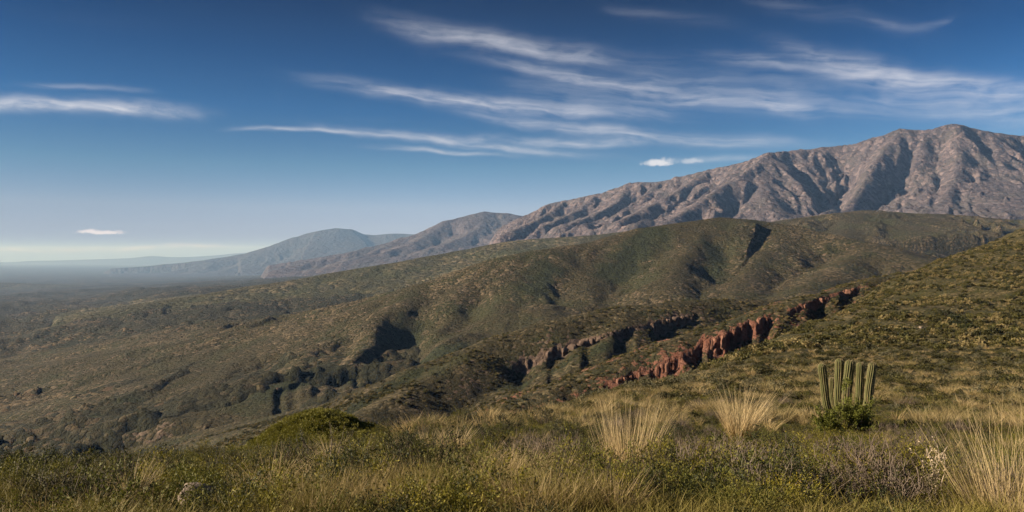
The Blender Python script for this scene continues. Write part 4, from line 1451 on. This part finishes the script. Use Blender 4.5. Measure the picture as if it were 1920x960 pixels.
s5 = spot(853, 852)
plant('grass_tussock', s5, tussock(619, 230, hp(s5, 52), hp(s5, 14), 0.50, 0.25, hp(s5, 0.9), M_STRAW, True, 0.1), 'wider of two pale grass tussocks standing side by side on the lip', 'grass tussock', 'tall dry grass tussocks')
s6 = spot(802, 852)
plant('grass_tussock', s6, tussock(621, 150, hp(s6, 44), hp(s6, 9), 0.50, 0.35, hp(s6, 0.9), M_STRAW, True, 0.35), 'narrower of two pale grass tussocks standing side by side on the lip', 'grass tussock', 'tall dry grass tussocks')

# lesser tussocks, alike
rng = np.random.default_rng(77)
T_P = [tussock(631 + 2 * k, 120, 0.62, 0.12, 0.45, 0.35, 0.008, (M_DRY, M_STRAW, M_DRY)[k], True, 0.12) for k in range(3)]
LESS = [(745, 850), (690, 872), (960, 838), (1005, 846), (1050, 862), (1128, 880), (1060, 905), (985, 915), (905, 905), (1110, 925), (860, 925), (940, 935), (1030, 940), (790, 915),
        (1690, 745), (1660, 752), (1450, 765), (1405, 745), (1310, 800), (1280, 775), (1500, 800), (1755, 765), (1840, 770), (1890, 742), (1215, 770), (1170, 760), (250, 950), (230, 930), (560, 905),
        (500, 945), (455, 950), (90, 900), (40, 895), (470, 905), (1545, 800), (1720, 850), (1790, 850), (1905, 850), (1650, 840), (700, 945)]
for k, (a, b) in enumerate(LESS):
    p = spot(a + rng.uniform(-8, 8), b)
    near = 'on the slope around the cactus' if b < 805 else 'beside the tall stalk thicket' if a > 1600 else 'in the grass around the half sunk boulder' if a < 570 else 'among the tall swaying grass'
    plant('small_tussock', p, T_P[k % 3], 'knee high tuft of dry golden grass ' + near, 'grass tussock', 'small dry grass tufts', rng.uniform(0.75, 1.15), rng.uniform(0, 6.28))

# tall grass that sways together in the middle of the foreground
TALL_P = [mesh_blades('tall_grass', blades(650 + k, 46, 0.40, 0.12, 0.38, 0.40, 0.0075, 4, 0.4, 0.04, 0.25), (M_GRASS, M_DRY, M_GRASS)[k]) for k in range(3)]
n = 2300
px = rng.uniform(520, 1180, n)
d = np.exp(rng.uniform(math.log(7.5), math.log(17), n))
xx = (px - 960) / F * d
m = fbm(xx / 2.2, d / 2.5, 3, 271) > -0.12
scatter('tall_grass', 'tall swaying grass filling the middle of the foreground', 'grass', np.stack([xx, d, gz(xx, d) - 0.03], -1)[m], rng.uniform(0.7, 1.15, m.sum()), TALL_P, 652)


def twig_parts(seed, rad, hgt, leafmat=None, nleaf=260, ls=0.022, n=90):
    T, ends = twiggy(seed, rad, hgt, n)
    p = [('twigs', mesh_stems('twigs', T, M_TWIG, seed))]
    if leafmat is not None:
        g = np.random.default_rng(seed + 3)
        idx = g.integers(0, len(ends), nleaf)
        A = leaves(ends[idx] + g.normal(0, 0.02, (nleaf, 3)), g.normal(0, 1, (nleaf, 3)) + np.array([0, 0, 0.8]), ls, seed + 4, 0.5)
        p.append(('leaves', mesh_leaves('leaves', A, leafmat, hgt)))
    return p


KINDS = {
    'olive': ([leafy(700 + k, 0.42, 0.36, M_GREEN, 52, 60, 0.022) for k in range(4)], 'olive_shrub', 'low olive green shrub', 'low olive shrubs on the near slope'),
    'yellow': ([leafy(710 + k, 0.40, 0.36, M_YELLOW, 54, 60, 0.021) for k in range(3)], 'yellow_green_shrub', 'low yellow green shrub', 'yellow green shrubs on the near slope'),
    'dark': ([leafy(720 + k, 0.45, 0.40, M_DARKLEAF, 56, 66, 0.024) for k in range(3)], 'dark_shrub', 'dense dark green shrub', 'dark green shrubs on the near slope'),
    'silver': ([leafy(730 + k, 0.36, 0.30, M_SILVER, 44, 50, 0.021) for k in range(2)], 'grey_green_shrub', 'small pale grey green shrub', 'grey green shrubs on the near slope'),
    'twig': ([twig_parts(740 + k, 0.46, 0.38, M_YELLOW if k % 2 else None) for k in range(4)], 'twiggy_shrub', 'tangled shrub of bare brown twigs', 'bare twiggy shrubs on the near slope'),
}
# places in the photograph: x range, y range, how many, mix of kinds
ZONES = [
    ((1240, 1720), (845, 965), 64, ('twig', 'twig', 'twig', 'yellow', 'dark', 'yellow'), 'in the thicket below the cactus'),
    ((1060, 1340), (915, 965), 22, ('yellow', 'yellow', 'olive'), 'at the foot of the big straw fan'),
    ((1640, 1920), (760, 850), 26, ('dark', 'olive', 'twig', 'olive'), 'between the cactus and the stalk thicket'),
    ((1080, 1540), (745, 850), 44, ('olive', 'twig', 'silver', 'dark', 'olive'), 'around the golden leaning tussock'),
    ((960, 1110), (830, 885), 12, ('twig', 'dark', 'twig'), 'uphill of the big straw fan'),
    ((560, 960), (835, 960), 22, ('olive', 'dark', 'dark', 'yellow'), 'among the tall swaying grass'),
    ((0, 560), (860, 965), 60, ('olive', 'dark', 'dark', 'yellow'), 'in the grass around the half sunk boulder'),
    ((720, 1080), (790, 835), 20, ('dark', 'silver', 'olive'), 'along the lip behind the paired tussocks'),
    ((1700, 1920), (860, 960), 10, ('olive', 'twig'), 'under the tall stalk thicket'),
]
cnt = {}
for (xr, yr, n, mix, where) in ZONES:
    placed = []
    tries = 0
    while len(placed) < n and tries < n * 30:
        tries += 1
        a, b = rng.uniform(*xr), rng.uniform(*yr)
        if math.hypot(a - 1586, (b - 800) * 1.5) < 75 or math.hypot(a - 1178, (b - 900)) < 50 or math.hypot(a - 1386, b - 815) < 40 or (abs(a - 345) < 80 and b > 912):
            continue
        p = spot(a, b)
        if any((p[0] - q[0]) ** 2 + (p[1] - q[1]) ** 2 < 0.16 for q in placed):
            continue
        placed.append(p)
        kd = mix[rng.integers(len(mix))]
        var, nm, lab, grp = KINDS[kd]
        plant(nm, p - np.array([0, 0, 0.03]), var[rng.integers(len(var))], lab + ' ' + where, 'shrub', grp, rng.uniform(0.8, 1.6) * (0.75 if a < 560 else 1.0) * (1.0 + 0.012 * min(p[1], 40)), rng.uniform(0, 6.28))

# shrubs in flower
FL = [leafy(780 + k, 0.34, 0.30, M_FLOWER, 30, 30, 0.024) for k in range(2)]
for k, (a, b) in enumerate(((1556, 902), (1600, 912), (1470, 950), (1585, 950), (1295, 940))):
    p = spot(a, b)
    plant('flowering_shrub', p, FL[k % 2], 'small shrub covered in orange yellow flowers among the bare twigs', 'shrub', 'flowering shrubs', rng.uniform(0.8, 1.3), rng.uniform(0, 6.28))

# the dark bushes on the left lip
for (a, b, r_, h_, sd, lab) in ((188, 890, 0.72, 0.62, 801, 'wide dark bush on the lip of the slope above the canyon'),
                                (28, 904, 0.60, 0.55, 803, 'round dark bush on the lip beside the wider one'),
                                (118, 900, 0.40, 0.34, 805, 'small dark bush between the two dark bushes on the lip')):
    p = spot(a, b, 8, 40)
    plant('lip_bush', p, leafy(sd, r_, h_, M_DARKLEAF, 90, 66, 0.042), lab, 'bush', 'bushes on the canyon lip')

# dark bushes high on the hillside
for k, (a, b, r_) in enumerate(((1772, 594, 3.4), (1800, 610, 3.0), (1818, 620, 2.6), (1790, 600, 2.2))):
    p = spot(a, b, 150, 600)
    plant('hillside_bush', p - np.array([0, 0, 0.3]), leafy(810 + k, r_, r_ * 0.8, M_DARKLEAF, 60, 26, 0.42, 0.6), 'dark green bush in the small clump high on the hillside', 'bush', 'dark bushes on the hillside')

# crooked dry stalks
def stalks(seed, h, n):
    g = np.random.default_rng(seed)
    paths = []
    for k in range(n):
        a = g.uniform(0, 6.28)
        p = np.array([g.normal(0, 0.08), g.normal(0, 0.08), 0.0])
        d_ = np.array([math.cos(a) * 0.25, math.sin(a) * 0.25, 1.0])
        hh = h * g.uniform(0.6, 1.0)
        q = [p.copy()]
        for s in range(9):
            d_ = d_ + g.normal(0, 0.22, 3)
            d_[2] = max(d_[2], 0.25)
            p = p + d_ / np.linalg.norm(d_) * hh / 9
            q.append(p.copy())
        paths.append(q)
    P = np.array(paths)
    V1, F1 = twigs(P, 0.011, 0.006)
    m = n * 9
    st = P[g.integers(0, n, m), g.integers(4, 10, m)]
    d_ = g.normal(0, 1, (m, 3)) + np.array([0, 0, 0.4])
    d_ /= np.linalg.norm(d_, axis=1)[:, None]
    ln = g.uniform(0.05, 0.14, m)[:, None]
    Q = np.stack([st, st + d_ * ln * 0.6, st + d_ * ln + g.normal(0, 0.02, (m, 3))], 1)
    V2, F2 = twigs(Q, 0.006, 0.004)
    A = leaves(Q[:, 2].repeat(4, 0) + g.normal(0, 0.012, (m * 4, 3)), g.normal(0, 1, (m * 4, 3)), 0.03, seed + 9, 0.5)
    return (V1, F1), (V2, F2), A


M_PALE = leaf_mat('bleached_stalks', ((0.34, 0.27, 0.19), (0.46, 0.37, 0.27), (0.36, 0.28, 0.2)), trans=0.0)
for (a, b, h_, n_, sd, lab) in ((1745, 945, 0.98, 5, 821, 'bleached crooked dead stalks beside the tall tangled grass thicket'),):
    A_, B_, C_ = stalks(sd, h_, n_)
    p = spot(a, b)
    plant('dead_stalk_plant', p, [('stalks', mesh_stems('stalks', A_, M_PALE, sd)), ('side_twigs', mesh_stems('side_twigs', B_, M_PALE, sd)), ('dry_heads', mesh_leaves('dry_heads', C_, M_PALE, h_))], lab, 'dead plant')

# stones
p = BOULDER
o = link('boulder', rock_mesh('boulder', M_BOULDER, 831, (0.17, 0.16, 0.14), 0.16, 10), loc=(p[0], p[1], p[2] + 0.09), rot=(0.1, 0.15, 0.4))
tag(o, 'pale weathered boulder half sunk in the grass', 'rock')
stone_p = [rock_mesh('stone', M_BOULDER, 840 + k, (1.0, 0.85, 0.6), 0.3, 6) for k in range(4)]
for k in range(34):
    a, b = rng.uniform(1150, 1915), rng.uniform(610, 790)
    if a < 1500 and b < 720:
        b = rng.uniform(720, 800)
    p = spot(a, b, 20, 600)
    r_ = 0.0022 * p[1] * rng.uniform(0.6, 1.3) + 0.05
    o = link('stone', stone_p[k % 4], loc=(p[0], p[1], p[2] + r_ * 0.25), rot=(rng.uniform(-0.3, 0.3), rng.uniform(-0.3, 0.3), rng.uniform(0, 6.28)), scale=r_)
    tag(o, 'pale stone lying among the scrub on the hillside behind the cactus', 'rock', 'pale stones on the hillside')
# ------------------------------------------------------------------ haze
def haze():
    m = bpy.data.materials.new('valley_haze')
    m.use_nodes = True
    m.node_tree.nodes.clear()
    q = N(m.node_tree)
    out = q.add('ShaderNodeOutputMaterial')
    v = q.add('ShaderNodeVolumePrincipled')
    v.inputs['Color'].default_value = (0.28, 0.50, 0.90, 1)
    v.inputs['Density'].default_value = 2.1e-5
    v.inputs['Absorption Color'].default_value = (1, 1, 1, 1)
    v.inputs['Anisotropy'].default_value = 0.0
    q.l.new(v.outputs[0], out.inputs['Volume'])
    lo = -3000.0
    hi = 1450.0
    x0, x1, y0, y1 = -130000.0, 130000.0, -60000.0, 130000.0
    vs = [(x, y, z_) for z_ in (lo, hi) for y in (y0, y1) for x in (x0, x1)]
    fs = [(0, 2, 3, 1), (4, 5, 7, 6), (0, 1, 5, 4), (2, 6, 7, 3), (0, 4, 6, 2), (1, 3, 7, 5)]
    me = bpy.data.meshes.new('haze')
    me.from_pydata(vs, [], fs)
    me.materials.append(m)
    o = bpy.data.objects.new('haze', me)
    scene.collection.objects.link(o)
    o['kind'] = 'stuff'
    o['label'] = 'thin blue haze filling the valley air'
    o['category'] = 'haze'
    return o


haze()
